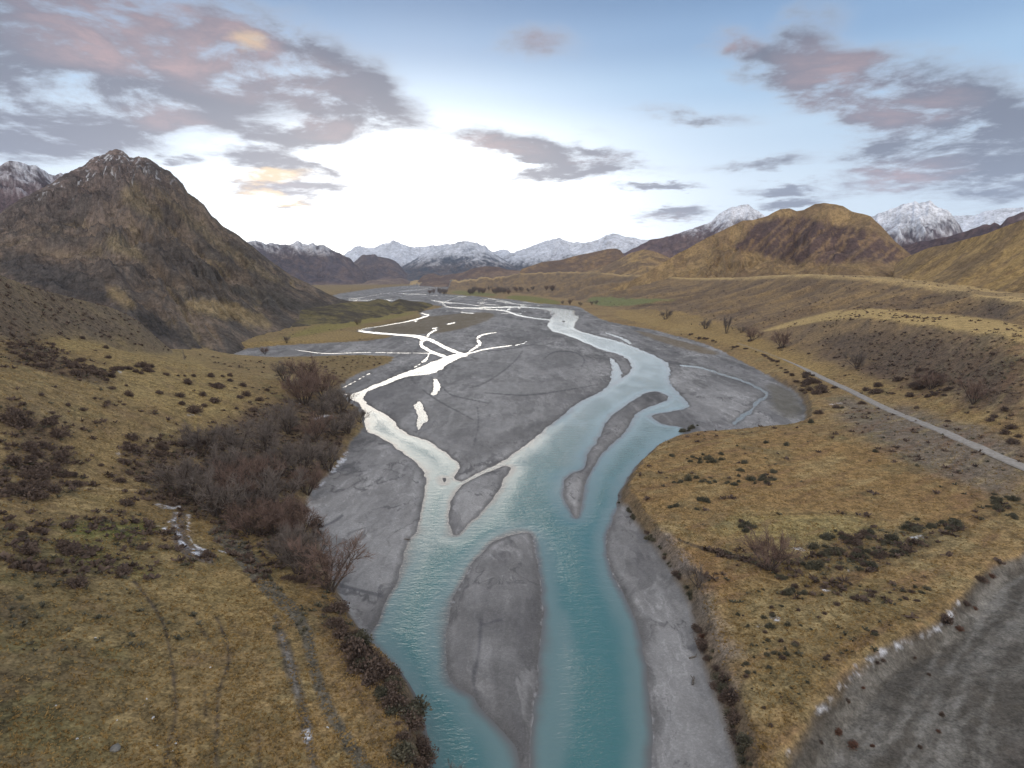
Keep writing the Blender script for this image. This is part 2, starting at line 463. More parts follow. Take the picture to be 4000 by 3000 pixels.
RIVER = [(1352, 1547), (1415, 1582), (1425, 1627), (1422, 1684), (1466, 1697), (1517, 1728), (1567, 1763), (1611, 1794), (1643, 1826), (1661, 1854), (1661, 1905),
         (1653, 1956), (1643, 2006), (1634, 2051), (1618, 2089), (1592, 2117), (1575, 2171), (1567, 2228), (1550, 2270), (1516, 2329), (1497, 2386), (1478, 2437),
         (1440, 2481), (1480, 2560), (1560, 2640), (1600, 2740), (1620, 2900), (1620, 3000), (1640, 3200), (1660, 3500), (2546, 3500), (2546, 3200), (2546, 3000), (2546, 2823), (2539, 2696), (2527, 2601), (2501, 2481), (2463, 2380), (2425, 2298), (2387, 2234),
         (2368, 2165), (2365, 2108), (2381, 2057), (2400, 2006), (2425, 1965), (2440, 1900), (2480, 1840), (2540, 1780), (2600, 1730), (2680, 1690),
         (2662, 1664), (2600, 1662), (2562, 1642), (2534, 1622), (2600, 1611), (2688, 1596), (2692, 1580), (2660, 1545), (2626, 1512), (2612, 1475), (2622, 1445),
         (2604, 1411), (2533, 1378), (2468, 1353), (2435, 1338), (2334, 1313), (2251, 1289), (2240, 1277), (2256, 1248), (2266, 1239), (2240, 1227), (2254, 1214),
         (2200, 1206), (2117, 1201), (2045, 1197), (1950, 1196), (1950, 1203), (2045, 1202), (2131, 1209), (2160, 1220), (2170, 1230), (2148, 1242), (2150, 1250),
         (2146, 1259), (2136, 1266), (2146, 1284), (2160, 1296), (2197, 1303), (2233, 1317), (2280, 1336), (2334, 1361), (2370, 1372), (2414, 1383), (2441, 1394),
         (2464, 1418), (2469, 1439), (2453, 1460), (2403, 1491), (2371, 1511), (2339, 1534), (2244, 1580), (2206, 1618), (2150, 1657), (2086, 1713), (2023, 1762), (1947, 1812),
         (1871, 1845), (1808, 1880), (1780, 1873), (1776, 1858), (1797, 1835), (1794, 1810), (1763, 1786), (1725, 1756), (1681, 1725), (1637, 1712), (1592, 1696),
         (1554, 1668), (1542, 1649), (1510, 1620), (1472, 1601), (1434, 1579), (1420, 1557), (1434, 1538)]
UPPER_LEFT = [(1751, 1389), (1732, 1398), (1681, 1417), (1643, 1433), (1605, 1446), (1554, 1465), (1497, 1490), (1453, 1506), (1409, 1528), (1352, 1549), (1425, 1560),
              (1428, 1534), (1466, 1515), (1517, 1500), (1580, 1471), (1637, 1465), (1681, 1462), (1719, 1446), (1757, 1417), (1795, 1398), (1833, 1389), (1801, 1379)]
ISLANDS = [
    [(1998, 1826), (1972, 1819), (1928, 1835), (1871, 1860), (1808, 1892), (1770, 1937), (1757, 1981), (1757, 2032), (1760, 2070), (1779, 2098), (1808, 2073),
     (1858, 2025), (1903, 1975), (1941, 1930), (1966, 1880), (1985, 1848)],
    [(2080, 2082), (2090, 2139), (2109, 2253), (2118, 2348), (2122, 2411), (2115, 2506), (2103, 2582), (2099, 2665), (2090, 2760), (2074, 2855), (2071, 3000),
     (2070, 3120), (2050, 3160), (2035, 3100), (2035, 3000), (2020, 2937), (1995, 2886), (1957, 2842), (1919, 2810), (1868, 2760), (1856, 2722), (1805, 2696), (1767, 2671),
     (1748, 2639), (1742, 2570), (1745, 2494), (1750, 2411), (1773, 2329), (1805, 2272), (1837, 2215), (1868, 2177), (1906, 2130), (1950, 2105), (2033, 2082)],
    [(2545, 1528), (2504, 1544), (2460, 1573), (2428, 1595), (2384, 1627), (2365, 1658), (2346, 1696), (2324, 1734), (2305, 1766), (2289, 1797), (2289, 1822), (2270, 1836), (2238, 1844), (2213, 1867), (2200, 1905), (2200, 1937), (2213, 1968), (2238, 2006), (2254, 2030), (2267, 2000), (2276, 1943), (2289, 1892), (2304, 1848), (2314, 1829),
     (2333, 1797), (2358, 1766), (2377, 1747), (2415, 1712), (2441, 1690), (2460, 1658), (2479, 1620), (2517, 1595), (2561, 1582), (2605, 1563), (2612, 1548), (2580, 1532)],
    [(1722, 1866), (1748, 1864), (1742, 1880), (1734, 1897)],
    [(2195, 1253), (2206, 1252), (2208, 1257), (2200, 1261)],
]
POOLS = [
    [(1700, 1474), (1719, 1496), (1719, 1522), (1700, 1544), (1684, 1544), (1694, 1522), (1690, 1496)],
    [(1637, 1563), (1653, 1585), (1672, 1636), (1672, 1648), (1649, 1651), (1637, 1683), (1630, 1680), (1630, 1648), (1637, 1629), (1621, 1598), (1616, 1582), (1630, 1579)],
    [(2378, 1394), (2403, 1408), (2422, 1433), (2432, 1478), (2374, 1512), (2383, 1490), (2392, 1440), (2386, 1415)],
]
BRAIDS = [
    ([(1639, 1220), (1658, 1227), (1680, 1231), (1648, 1241), (1601, 1254), (1537, 1265), (1474, 1276), (1417, 1282), (1398, 1291)], [4, 5, 6, 7, 5, 5, 5, 6, 9]),
    ([(1398, 1291), (1430, 1297), (1500, 1303), (1560, 1308), (1620, 1312), (1650, 1320), (1665, 1330)], [10, 8, 8, 9, 13, 20, 24]),
    ([(1655, 1318), (1690, 1331), (1738, 1357), (1770, 1371), (1805, 1384)], [14, 16, 15, 17, 14]),
    ([(1650, 1330), (1643, 1351), (1681, 1373), (1725, 1389), (1751, 1400)], [22, 14, 12, 14, 18]),
    ([(1668, 1313), (1681, 1300), (1706, 1287)], [12, 9, 7]),
    ([(1815, 1385), (1858, 1357), (1880, 1341), (1861, 1325), (1871, 1313), (1903, 1303), (1940, 1298)], [6, 9, 13, 12, 8, 5, 2]),
    ([(1795, 1391), (1846, 1376), (1896, 1363), (1960, 1354), (2000, 1349)], [9, 7, 6, 6, 4]),
    ([(2013, 1349), (2042, 1343), (2061, 1332)], [5, 6, 3]),
    ([(1365, 1546), (1336, 1537), (1327, 1518), (1365, 1502), (1409, 1477), (1453, 1455)], [3, 5, 5, 4, 3, 3]),
    ([(1150, 1366), (1200, 1373), (1263, 1382), (1365, 1379), (1453, 1376), (1554, 1379), (1643, 1379), (1700, 1380)], [3, 4, 4, 3, 3, 3, 3, 5]),
    ([(1676, 1384), (1662, 1408), (1618, 1436)], [11, 9, 4]),
    ([(1737, 1198), (1790, 1203), (1850, 1204), (1905, 1201), (2000, 1200), (2060, 1199)], [4, 8, 9, 8, 7, 6]),
    ([(1850, 1207), (1900, 1209), (1965, 1212), (1990, 1219), (2027, 1233), (2081, 1242), (2150, 1250)], [3, 4, 5, 8, 8, 6, 8]),
    ([(1829, 1157), (1787, 1160), (1768, 1167), (1743, 1178), (1725, 1186), (1742, 1194)], [4, 5, 6, 7, 6, 4]),
    ([(1673, 1155), (1760, 1156), (1829, 1157)], 3), ([(1689, 1173), (1737, 1182), (1806, 1185), (1854, 1193), (1901, 1197)], [4, 7, 4, 5, 3]),
    ([(1863, 1182), (1901, 1176), (1885, 1170), (1920, 1166), (1965, 1176), (2000, 1182)], [3, 3, 3, 5, 4, 4]), ([(1863, 1182), (1901, 1190), (1952, 1192)], 3.5),
    ([(1940, 1176), (1990, 1185), (2045, 1190), (2077, 1194)], [3, 4, 4, 4]), ([(1976, 1168), (2037, 1172), (2034, 1179), (2081, 1183), (2117, 1188)], 3),
    ([(2095, 1192), (2112, 1195)], 4), ([(1357, 1168), (1389, 1168), (1433, 1157), (1490, 1149), (1541, 1141), (1585, 1136)], [4, 3, 3, 3, 4, 3]),
    ([(1357, 1172), (1449, 1173)], 3), ([(1506, 1173), (1537, 1173)], 5), ([(1560, 1146), (1601, 1149), (1648, 1149), (1673, 1152)], 4),
    ([(1553, 1140), (1585, 1135), (1636, 1133), (1696, 1125), (1727, 1122)], [3, 4, 3, 4, 3]), ([(1560, 1124), (1604, 1123), (1648, 1122), (1711, 1120)], 2.4),
    ([(2363, 1299), (2406, 1313), (2443, 1327), (2464, 1345)], [3, 7, 12, 18]),
    ([(2657, 1428), (2739, 1434), (2809, 1460), (2904, 1488), (2967, 1517), (3005, 1545), (2954, 1567), (2942, 1599), (2904, 1624), (2865, 1656)], [7, 11, 11, 10, 10, 15, 16, 19, 22, 15]),
    ([(1749, 1266), (1778, 1260)], 5), ([(1688, 1284), (1710, 1280)], 4), ([(1800, 1220), (1851, 1225)], 5), ([(1958, 1224), (1990, 1226)], 3), ([(1620, 1256), (1630, 1252)], 6),
]
WASH = [(6800, 1850, 5), (4900, 1950, 5), (4400, 2060, 5), (4180, 2120, 5), (4000, 2167, 5), (3847, 2225, 5), (3760, 2312, 5), (3659, 2442, 5), (3449, 2507, 5), (3340, 2594, 5), (3232, 2717, 5), (3159, 2811, 5), (3123, 2861, 5),
        (3065, 2963, 5), (3060, 3000, 5), (3050, 3300, 4), (3050, 3600, 4), (4600, 3600, 4), (6800, 3600, 4)]

# heights of the river terraces: (px, py, z)
TERR = [(1640, 2960, 6), (1500, 2600, 6), (1300, 2380, 5), (1000, 2600, 8), (500, 2850, 11), (0, 3000, 14), (0, 2500, 16), (600, 2250, 11), (0, 2100, 19), (800, 2000, 8), (1150, 2050, 3.5),
        (1000, 1800, 6), (1250, 1650, 4), (300, 1720, 20), (750, 1620, 14), (1150, 1520, 7), (0, 1650, 27), (0, 1500, 34), (250, 1340, 34), (620, 1400, 22), (950, 1440, 10), (1300, 1500, 4),
        (1250, 1430, 2), (1100, 1395, 1.5), (1250, 1320, 3), (1450, 1240, 3), (1100, 1300, 4), (1700, 1180, 3),
        (2500, 1900, 4.5), (2600, 2100, 4), (2800, 2500, 4), (2900, 2900, 4), (3100, 2600, 5), (3500, 2300, 5), (3900, 2150, 6), (3300, 1800, 5), (2900, 1750, 5), (4000, 1850, 8), (3500, 1560, 7),
        (3700, 1620, 9), (4000, 1690, 13), (3200, 1450, 5), (3000, 1390, 4), (2700, 1290, 4), (2400, 1215, 3), (2100, 1160, 2.5), (1900, 1145, 2.5), (3300, 1400, 8), (2900, 1300, 6)]


def tps_fit():
    P = np.array(TERR, float)
    x, y = flat(P[:, 0], P[:, 1], P[:, 2])
    a = np.arctan2(x, y); l = np.log(np.hypot(x, y))
    Q = np.column_stack([a, l]); n = len(Q)
    d = np.linalg.norm(Q[:, None] - Q[None], axis=2)
    K = np.where(d > 0, d * d * np.log(np.maximum(d, 1e-9)), 0) + np.eye(n) * 0.004
    A = np.zeros((n + 3, n + 3)); A[:n, :n] = K; A[:n, n] = 1; A[:n, n + 1:] = Q; A[n, :n] = 1; A[n + 1:, :n] = Q.T
    w = np.linalg.solve(A, np.concatenate([P[:, 2], np.zeros(3)]))

    def f(az, lr):
        s = (w[n] + w[n + 1] * az + w[n + 2] * lr).astype(np.float32)
        for i in range(n):
            dd = (az - Q[i, 0]) ** 2 + (lr - Q[i, 1]) ** 2 + 1e-9
            s += (0.5 * w[i] * dd * np.log(dd)).astype(np.float32)
        return s
    return f


# ------------------------------------------------------------------ ridge layers: skyline traced in px, real distance of the crest and of the foot
class Layer:
    def __init__(s, sky, dist, drop=None, shape=1.15, gul=0.2, wave=180.0, jag=0.0, back=0.55, plateau=False, seed=0.0, zf=-3.0, tilt=1.0):
        p = np.array(sky, float)
        az, t = ray(p[:, 0], p[:, 1])
        if drop is not None:                       # the ridge comes down beyond the traced part
            l, r = drop
            if l:
                a2, t2 = ray(p[0, 0] - l, 1110); az = np.r_[a2, az]; t = np.r_[t2, t]
            if r:
                a2, t2 = ray(p[-1, 0] + r, 1110); az = np.r_[az, a2]; t = np.r_[t, t2]
        s.az, s.t = az, t
        q = np.array(dist, float)                  # (px, crest distance, foot distance)
        qa = ray(q[:, 0], np.full(len(q), 1080.))[0]
        s.qa = np.linspace(qa[0] - .12, qa[-1] + .12, 500)
        kk = max(int(.035 / (s.qa[1] - s.qa[0])), 1); ker = np.hanning(2 * kk + 3); ker /= ker.sum()   # no kinks where the traced distances meet

        def smooth(v): return np.convolve(np.pad(np.interp(s.qa, qa, v), kk + 1, 'edge'), ker, 'valid')
        s.qd, s.qf = smooth(q[:, 1]), smooth(q[:, 2])
        s.qz = smooth(q[:, 3]) if q.shape[1] > 3 else None
        s.shape, s.gul, s.wave, s.jag, s.back, s.plateau, s.seed, s.zf, s.tilt = shape, gul, wave, jag, back, plateau, seed, zf, tilt

    def height(s, az, r):
        t = np.interp(az, s.az, s.t)
        D = np.interp(az, s.qa, s.qd); F = np.interp(az, s.qa, s.qf)
        if s.jag:
            t = t + s.jag / FPX * fbm(az * D / 60.0 + s.seed, az * 0 + s.seed, 4, .6)
        zr = CAMH + D * t
        zf = s.zf if s.qz is None else np.interp(az, s.qa, s.qz)
        u = (r - F) / (D - F)
        uc = np.clip(u, 0, 1)
        hgt = np.maximum(zr - zf, 0.0)
        xl = az * D
        wx = fbm(xl / s.wave * .7 + s.seed, r / s.wave * .5, 3, .5, s.seed + 3.1) * 0.9
        g = ridged(xl / s.wave + wx + s.tilt * r / s.wave * .35, r / (s.wave * 3.2) + wx * .4, 5, .52, s.seed)
        gully = 1 - g
        prof = uc ** s.shape
        w = uc ** 1.05 * (1 - uc) ** .7 * 2.0
        g2 = 1 - ridged(xl / (s.wave * .27) + wx * 2.2 + s.tilt * r / s.wave * 1.1, r / (s.wave * 1.1) + wx, 4, .55, s.seed + 40)
        z = zf + hgt * (prof - s.gul * (gully * 1.5 + g2 * .34) * w)
        gully = np.clip(gully * .72 + g2 * .42, 0, 1)
        if s.plateau: zb = zr + (r - D) * 0.004
        else: zb = zr - (r - D) * s.back * np.clip((r - D) / (0.25 * D), 0.25, 1)
        z = np.where(u > 1, zb, z)
        z = np.where(u < 0, zf + u * (hgt + 6) * .8, z)
        out = np.maximum(np.maximum(s.az[0] - az, az - s.az[-1]), 0.0) * r
        z = z - out * .6 - np.where(out > 0, 4.0, 0.0)
        return z, uc, gully if s.gul > .18 else gully


LAYERS = dict(
    slope=Layer([(1600, 1120), (1800, 1100), (1950, 1082), (2100, 1064), (2150, 1062), (2350, 1067), (2500, 1074), (2700, 1086), (2900, 1084), (3050, 1074), (3164, 1070), (3400, 1087), (3620, 1115), (3800, 1145), (4000, 1178), (4400, 1240)],
                [(1600, 3200, 2900), (1900, 2900, 2500), (2150, 2500, 1750), (2350, 2000, 1250), (2600, 1500, 800), (2820, 1150, 620), (3074, 920, 470), (3345, 720, 340), (3616, 600, 270), (4000, 450, 205), (4400, 380, 180)],
                shape=.85, gul=.26, wave=75, jag=16, plateau=True, seed=4.0, zf=4.0),
    bench=Layer([(2950, 1300), (3150, 1262), (3300, 1240), (3400, 1235), (3520, 1252), (3660, 1272), (3800, 1292), (3940, 1312), (4050, 1340), (4300, 1400)],
                [(2950, 600, 530), (3400, 470, 370), (3660, 400, 300), (4000, 330, 225), (4300, 300, 200)], shape=.8, gul=.08, wave=60, plateau=True, seed=9.0, zf=3.0),
    spur=Layer([(-900, 900), (-400, 990), (0, 1073), (82, 1108), (190, 1139), (297, 1165), (405, 1190), (481, 1215), (544, 1253), (570, 1279), (633, 1336), (660, 1358), (720, 1400)],
               [(-900, 230, 150), (0, 330, 235), (297, 370, 275), (500, 400, 310), (660, 420, 350), (720, 430, 380)], shape=.9, gul=.12, wave=40, back=.7, seed=2.0, zf=16.0),
)

# ------------------------------------------------------------------ ground lattice (finer near, coarser far)
AZ = np.linspace(R(-54), R(54), 1300)
rr = [26.0]
while rr[-1] < 7000:
    r_ = rr[-1]
    rr.append(r_ + min(max(r_ * r_ / 36600. * .75, .30), .0068 * r_ if r_ < 1500 else .012 * r_))
RR = np.array(rr)
A2, R2 = np.meshgrid(AZ, RR, indexing='ij')
GXX = (R2 * np.sin(A2)); GYY = (R2 * np.cos(A2))
X1, Y1, A1, R1 = GXX.ravel(), GYY.ravel(), A2.ravel(), R2.ravel()

edge_n = fbm(X1 / 9., Y1 / 9., 4, .6, 3.0) * np.clip(.006 * R1, .4, 4.0)
sdB = sdf(world_poly(BED, 1.0, 1), X1, Y1, 60.) + edge_n
sdW = sdf(world_poly(RIVER, 0, 1), X1, Y1)
for p in [UPPER_LEFT] + POOLS: sdW = np.maximum(sdW, sdf(world_poly(p, 0, 2), X1, Y1))
for pts, w in BRAIDS: sdW = np.maximum(sdW, sdf(world_poly(stroke(pts, np.asarray(w) * .74 if not np.isscalar(w) else w * .8), 0, 0), X1, Y1))
sdI = np.full(X1.shape, -40., np.float32)
for p in ISLANDS: sdI = np.maximum(sdI, sdf(world_poly(p, 0, 2), X1, Y1))
sdW = np.minimum(sdW, -sdI)
# shoals: water thins to a skin over the gravel
SHOALS = [[(1640, 2040), (1760, 2060), (1790, 2110), (1680, 2180), (1600, 2230), (1560, 2250), (1580, 2150)], [(2070, 2020), (1990, 2030), (1920, 2100), (1860, 2160), (1990, 2180), (2090, 2120)],
          [(1800, 1870), (1990, 1800), (2110, 1700), (2150, 1690), (2050, 1830), (1960, 1960), (1900, 1990), (2000, 1830), (1890, 1850)], [(2190, 1560), (2300, 1640), (2290, 1800), (2210, 1860), (2160, 1800), (2300, 1700)],
          [(1620, 1760), (1760, 1800), (1770, 1870), (1740, 1950), (1690, 1900)], [(2130, 2450), (2240, 2350), (2280, 2600), (2220, 3000), (2130, 3000)], [(1740, 2300), (1700, 2500), (1700, 2660), (1760, 2700), (1640, 2500), (1660, 2400)]]
sdS = np.full(X1.shape, -40., np.float32)
for p in SHOALS: sdS = np.maximum(sdS, sdf(world_poly(p, 0, 2), X1, Y1))
sdW = sdW + fbm(X1 / 6., Y1 / 8., 3, .6, 8.0) * np.clip(.0050 * R1, .65, 2.2) + fbm(X1 / 22., Y1 / 26., 3, .6, 18.0) * np.clip(.0045 * R1 - 1.2, 0, 2.4)

inB = sst(-sdB, 0.0, 1.0)                                     # 0 on the gravel bed, 1 off it
bars = fbm(X1 / 40., Y1 / 70., 5, .55, 5.5)
zbed = np.clip(-sdW * .16, -1.6, .55) + (bars * .35 + fbm(X1 / 5., Y1 / 8., 3, .5, 1.5) * .06) * sst(-sdW, .5, 8.) + sst(-sdW, 4, 40) * .3
far_br = .042 - np.abs(fbm(X1 / 75., Y1 / 210. + bars, 4, .5, 15.)); far_m = sst(R1, 850, 1100) * sst(fbm(X1 / 160., Y1 / 400., 3, .5, 19.), -.12, .05)
sdW = np.maximum(sdW, np.where((sdB > 12) & (far_m > .3), far_br * 90., -40.))
zbed = np.where(far_m > .3, np.clip(-sdW * .16, -1.6, .55) + .2 * sst(-sdW, .5, 8.), zbed)
zbed += np.where(R1 > 900, sst(-sdW, 0, 12) * .4, 0)
tz = tps_fit()(A1, np.log(R1))
tz = np.clip(tz, 1.2, 60)
und = fbm(X1 / 60., Y1 / 60., 4, .5, 2.2)
tz = tz + und * np.clip((tz - 3) * .14, .3, 3.2) + fbm(X1 / 7., Y1 / 7., 4, .55, 9.3) * .35
sdWash = sdf(world_poly(WASH, 5, 2), X1, Y1, 40.) + fbm(X1 / 6., Y1 / 6., 3, .5, 6.) * .8
tz -= 2.6 * sst(sdWash, -1.0, 3.5)
bw = np.where(R1 < 400, 4.5, 14.0)
zg = lerp(zbed, tz, sst(-sdB, -1.2, bw - 1.2))
for nm, k in (('slope', 5.), ('bench', 2.5), ('spur', 3.)):
    h, uc, gl = LAYERS[nm].height(A1, R1)
    h = h + fbm(X1 / 25., Y1 / 25., 4, .55, 12.) * np.minimum(1.6, np.maximum(h - zg, 0) * .12)
    hh = np.clip(.5 + .5 * (h - zg) / k, 0, 1)
    sm = lerp(zg, h, hh) + k * hh * (1 - hh)
    if nm == 'slope': slope_m, slope_u, slope_g = sst(h - zg, -2, 2), uc, gl
    if nm == 'bench': bench_m, bench_u = sst(h - zg, -1, 1.5), uc
    if nm == 'spur': spur_m, spur_u, spur_g = sst(h - zg, -1, 2), uc, gl
    zg = np.where(sdB > 6, zg, sm)
ZG = zg.reshape(A2.shape)
TANG = (ZG - CAMH) / R2


def hit(px, py):
    """where the line of sight through a pixel first meets the ground lattice"""
    az, t = ray(px, py)
    f = (float(az) - AZ[0]) / (AZ[1] - AZ[0]); i = min(max(int(round(f)), 0), len(AZ) - 1)
    j = int(np.argmax(TANG[i] >= t))
    if not TANG[i, j] >= t: j = len(RR) - 1
    r0 = RR[j]
    if j > 0:
        ta, tb = TANG[i, j - 1], TANG[i, j]
        r0 = lerp(RR[j - 1], RR[j], (t - ta) / max(tb - ta, 1e-9))
    x, y = r0 * math.sin(az), r0 * math.cos(az)
    return float(x), float(y), ground_z(x, y)


def ground_z(x, y):
    a = math.atan2(x, y); r = math.hypot(x, y)
    f = (a - AZ[0]) / (AZ[1] - AZ[0]); i = min(max(int(f), 0), len(AZ) - 2); fa = min(max(f - i, 0), 1)
    j = min(max(int(np.searchsorted(RR, r)) - 1, 0), len(RR) - 2); fr = min(max((r - RR[j]) / (RR[j + 1] - RR[j]), 0), 1)
    return float(lerp(lerp(ZG[i, j], ZG[i, j + 1], fr), lerp(ZG[i + 1, j], ZG[i + 1, j + 1], fr), fa))


def hit_poly(pts, n=2):
    p = chaikin(np.asarray(pts, float), n) if n else np.asarray(pts, float)
    return np.array([hit(a, b)[:2] for a, b in p])


def region(pts, soft=2.0, n=2, jit=1.0, sc=7.0):
    m_ = soft * 3 + 5
    d = sdf(hit_poly(pts, n), X1, Y1, m_) + fbm(X1 / sc, Y1 / sc, 3, .55, len(pts) * 1.7) * jit
    return sst(d, -soft, soft)


def line(pts, w, soft=.4, jit=.4):
    return region(stroke(pts, w), soft, 0, jit, 3.0)


# ------------------------------------------------------------------ ground cover
def C(*c): return np.array(c, np.float32)


GOLD, STRAW, OLIVE, BROWN, SCRUB = C(.265, .178, .080), C(.345, .255, .125), C(.155, .128, .058), C(.175, .112, .062), C(.110, .080, .060)
GRAVEL, SILT, WET, MOSS = C(.185, .178, .174), C(.300, .290, .282), C(.118, .113, .110), C(.12, .14, .035)
SNOW = C(.78, .80, .86)
GREYFLAT = C(.165, .140, .115)
n60 = fbm(X1 / 55., Y1 / 55., 5, .55, 21.); n12 = fbm(X1 / 12., Y1 / 12., 4, .6, 31.); n3 = fbm(X1 / 3., Y1 / 3., 3, .6, 41.)
col = np.empty((len(X1), 3), np.float32)


def paint(mk, c):
    global col
    mk = np.asarray(mk, np.float32)[:, None]
    col = col * (1 - mk) + np.asarray(c, np.float32) * mk


col[:] = GOLD
paint(sst(n60 + n12 * .5, -.1, .5) * .6, BROWN)
paint(sst(n12 + n3 * .4, .05, .45) * .55, OLIVE)
paint(sst(n60 * -1 + n12 * .6 + n3 * .3, .1, .5) * .5, STRAW)
left = sst(-X1, 20, 60)
paint(left * .30, OLIVE)
near_left = left * sst(-R1, -150, -95)
paint(near_left * .60, C(.150, .120, .058))
paint(near_left * sst(fbm(X1 / 22., Y1 / 22., 4, .55, 33.), .0, .3) * .5, C(.115, .115, .050))
paint(near_left * sst(n12 + n3 * .6, .0, .5) * .5, C(.095, .070, .040))
# scree and scrub of the slopes beyond the right flat
sl = sst(n60 * .8 + n12 * .8 + n3 * .3, -.35, .35)
paint(slope_m, lerp(C(.265, .178, .088), C(.140, .098, .066), (sl * .85)[:, None]))
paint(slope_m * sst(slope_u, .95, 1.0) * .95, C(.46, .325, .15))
paint(slope_m * sst(slope_g, .45, .75) * .5, SCRUB)
paint(bench_m * .7, lerp(C(.29, .195, .095), C(.20, .140, .086), (sl * .8)[:, None]))
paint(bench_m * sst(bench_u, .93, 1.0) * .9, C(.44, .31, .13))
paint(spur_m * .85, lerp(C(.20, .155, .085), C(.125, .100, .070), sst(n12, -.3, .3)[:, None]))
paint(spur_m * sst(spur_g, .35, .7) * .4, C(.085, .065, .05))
BROWNLANDS = [[(3150, 1330), (3400, 1290), (3700, 1330), (4000, 1400), (4000, 1640), (3800, 1560), (3600, 1500), (3350, 1420)]]
for p in BROWNLANDS: paint(region(p, 6, 2, 8, 20) * .7, C(.088, .062, .047))
# scrub on the left terrace
for p, k in (([(20, 1340), (180, 1340), (300, 1420), (500, 1470), (420, 1500), (250, 1480), (60, 1420)], .75), ([(0, 1560), (180, 1640), (280, 1760), (300, 1900), (120, 1940), (0, 1930)], .75),
             ([(480, 1760), (760, 1690), (1080, 1560), (1330, 1540), (1400, 1650), (1330, 1790), (1210, 1910), (1210, 2050), (1290, 2240), (1240, 2330), (1000, 2100), (760, 2010), (520, 1940)], .8),
             ([(0, 1120), (60, 1240), (180, 1300), (250, 1370), (100, 1380), (0, 1360)], .7), ([(0, 2180), (60, 2300), (260, 2290), (420, 2270), (300, 2240), (100, 2190)], .6),
             ([(1290, 2260), (1480, 2520), (1620, 2680), (1660, 2900), (1680, 3010), (1560, 2960), (1500, 2700), (1350, 2480), (1240, 2360)], .55), ([(0, 2250), (60, 2300), (40, 2520), (0, 2560)], .6)):
    paint(region(p, 4, 2, 6, 10) * k, C(.088, .062, .045))
for p, k in (([(420, 1320), (620, 1340), (900, 1450), (1000, 1560), (800, 1640), (560, 1600), (420, 1480)], .5), ([(150, 1310), (350, 1310), (480, 1370), (300, 1370), (170, 1360)], .6), ([(230, 1930), (520, 1930), (500, 1980), (240, 1990)], .5)):
    paint(region(p, 5, 2, 6, 12) * k, C(.30, .22, .09))
for p, k in (([(160, 2040), (420, 2030), (640, 2040), (560, 2110), (300, 2120)], .7), ([(240, 2120), (420, 2150), (420, 2210), (260, 2200)], .4), ([(430, 2240), (640, 2225), (560, 2265)], .6)):
    paint(region(p, 2.5, 2, 2.5, 6) * k, C(.085, .105, .028))
paint(region([(560, 2300), (900, 2190), (1050, 2330), (1070, 2500), (900, 2450), (700, 2400)], 4, 2, 4, 8) * .55, C(.30, .205, .085))
# far terraces by the river, left
paint(region([(950, 1372), (1050, 1345), (1250, 1335), (1480, 1318), (1390, 1296), (1320, 1290), (1200, 1310), (1050, 1340)], 6, 1, 6, 30) * .8, C(.27, .19, .08))
paint(region([(1060, 1330), (1300, 1250), (1500, 1232), (1640, 1215), (1600, 1232), (1440, 1262), (1330, 1285), (1200, 1310)], 8, 1, 8, 30) * .6, C(.20, .18, .045))
# fields and flats, right
for p, k, c in (([(2290, 1170), (2330, 1157), (2450, 1165), (2600, 1168), (2650, 1172), (2560, 1180), (2460, 1196), (2330, 1196)], 1., C(.175, .180, .075)),
                ([(1960, 1165), (2000, 1152), (2100, 1160), (2190, 1178), (2190, 1190), (2110, 1184)], .8, C(.16, .165, .045)), ([(1760, 1148), (1770, 1135), (1850, 1138), (1960, 1152), (1900, 1158)], .8, C(.17, .17, .055)),
                ([(2480, 1190), (2660, 1182), (2640, 1192), (2500, 1198)], .7, C(.09, .065, .05)),
                ([(2420, 1205), (2700, 1215), (3000, 1330), (3300, 1440), (3600, 1530), (3900, 1640), (4000, 1700), (3900, 1680), (3500, 1560), (3200, 1470), (2950, 1380), (2750, 1320), (2500, 1262), (2390, 1230)], .6, C(.33, .225, .085)),
                ([(3280, 1530), (3420, 1590), (3600, 1600), (3800, 1660), (4000, 1730), (4000, 1980), (3800, 1900), (3500, 1800), (3330, 1690), (3250, 1600)], .8, GREYFLAT),
                ([(2470, 1830), (2700, 1690), (3000, 1670), (3300, 1720), (3700, 1860), (3900, 2000), (3600, 2060), (3200, 2000), (2900, 2050), (2560, 2000), (2450, 1920)], .45, C(.27, .165, .065)),
                ([(2700, 2020), (3000, 2000), (3400, 2010), (3450, 2080), (3100, 2140), (2750, 2080)], .5, C(.29, .245, .10)),
                ([(2860, 2180), (3100, 2120), (3500, 2080), (3760, 2030), (3820, 2100), (3500, 2190), (3300, 2270), (3000, 2250)], .55, C(.10, .085, .05)),
                ([(2840, 2300), (3200, 2240), (3650, 2280), (3600, 2430), (3300, 2560), (3100, 2740), (2950, 2700), (2880, 2500)], .5, C(.155, .120, .055)),
                ([(2500, 2100), (2640, 2090), (2900, 2250), (2860, 2330), (2740, 2280), (2620, 2180)], .5, C(.24, .13, .055)),
                ([(2700, 2330), (2760, 2420), (2860, 2640), (2950, 2800), (3000, 3000), (2900, 3000), (2800, 2700), (2720, 2480)], .7, C(.10, .066, .04)),
                ([(2536, 2080), (2600, 2110), (2690, 2210), (2700, 2250), (2640, 2215), (2570, 2140)], .8, C(.25, .245, .25)), ([(2700, 2300), (2740, 2330), (2800, 2470), (2850, 2560), (2810, 2560), (2740, 2440)], .7, C(.23, .22, .22)),
                ([(2810, 2640), (2850, 2660), (2890, 2730), (2850, 2730)], .6, C(.24, .23, .23))):
    paint(region(p, 3 if p[0][1] > 1700 else 6, 2, 3 if p[0][1] > 1700 else 6, 8 if p[0][1] > 1700 else 25) * k, c)
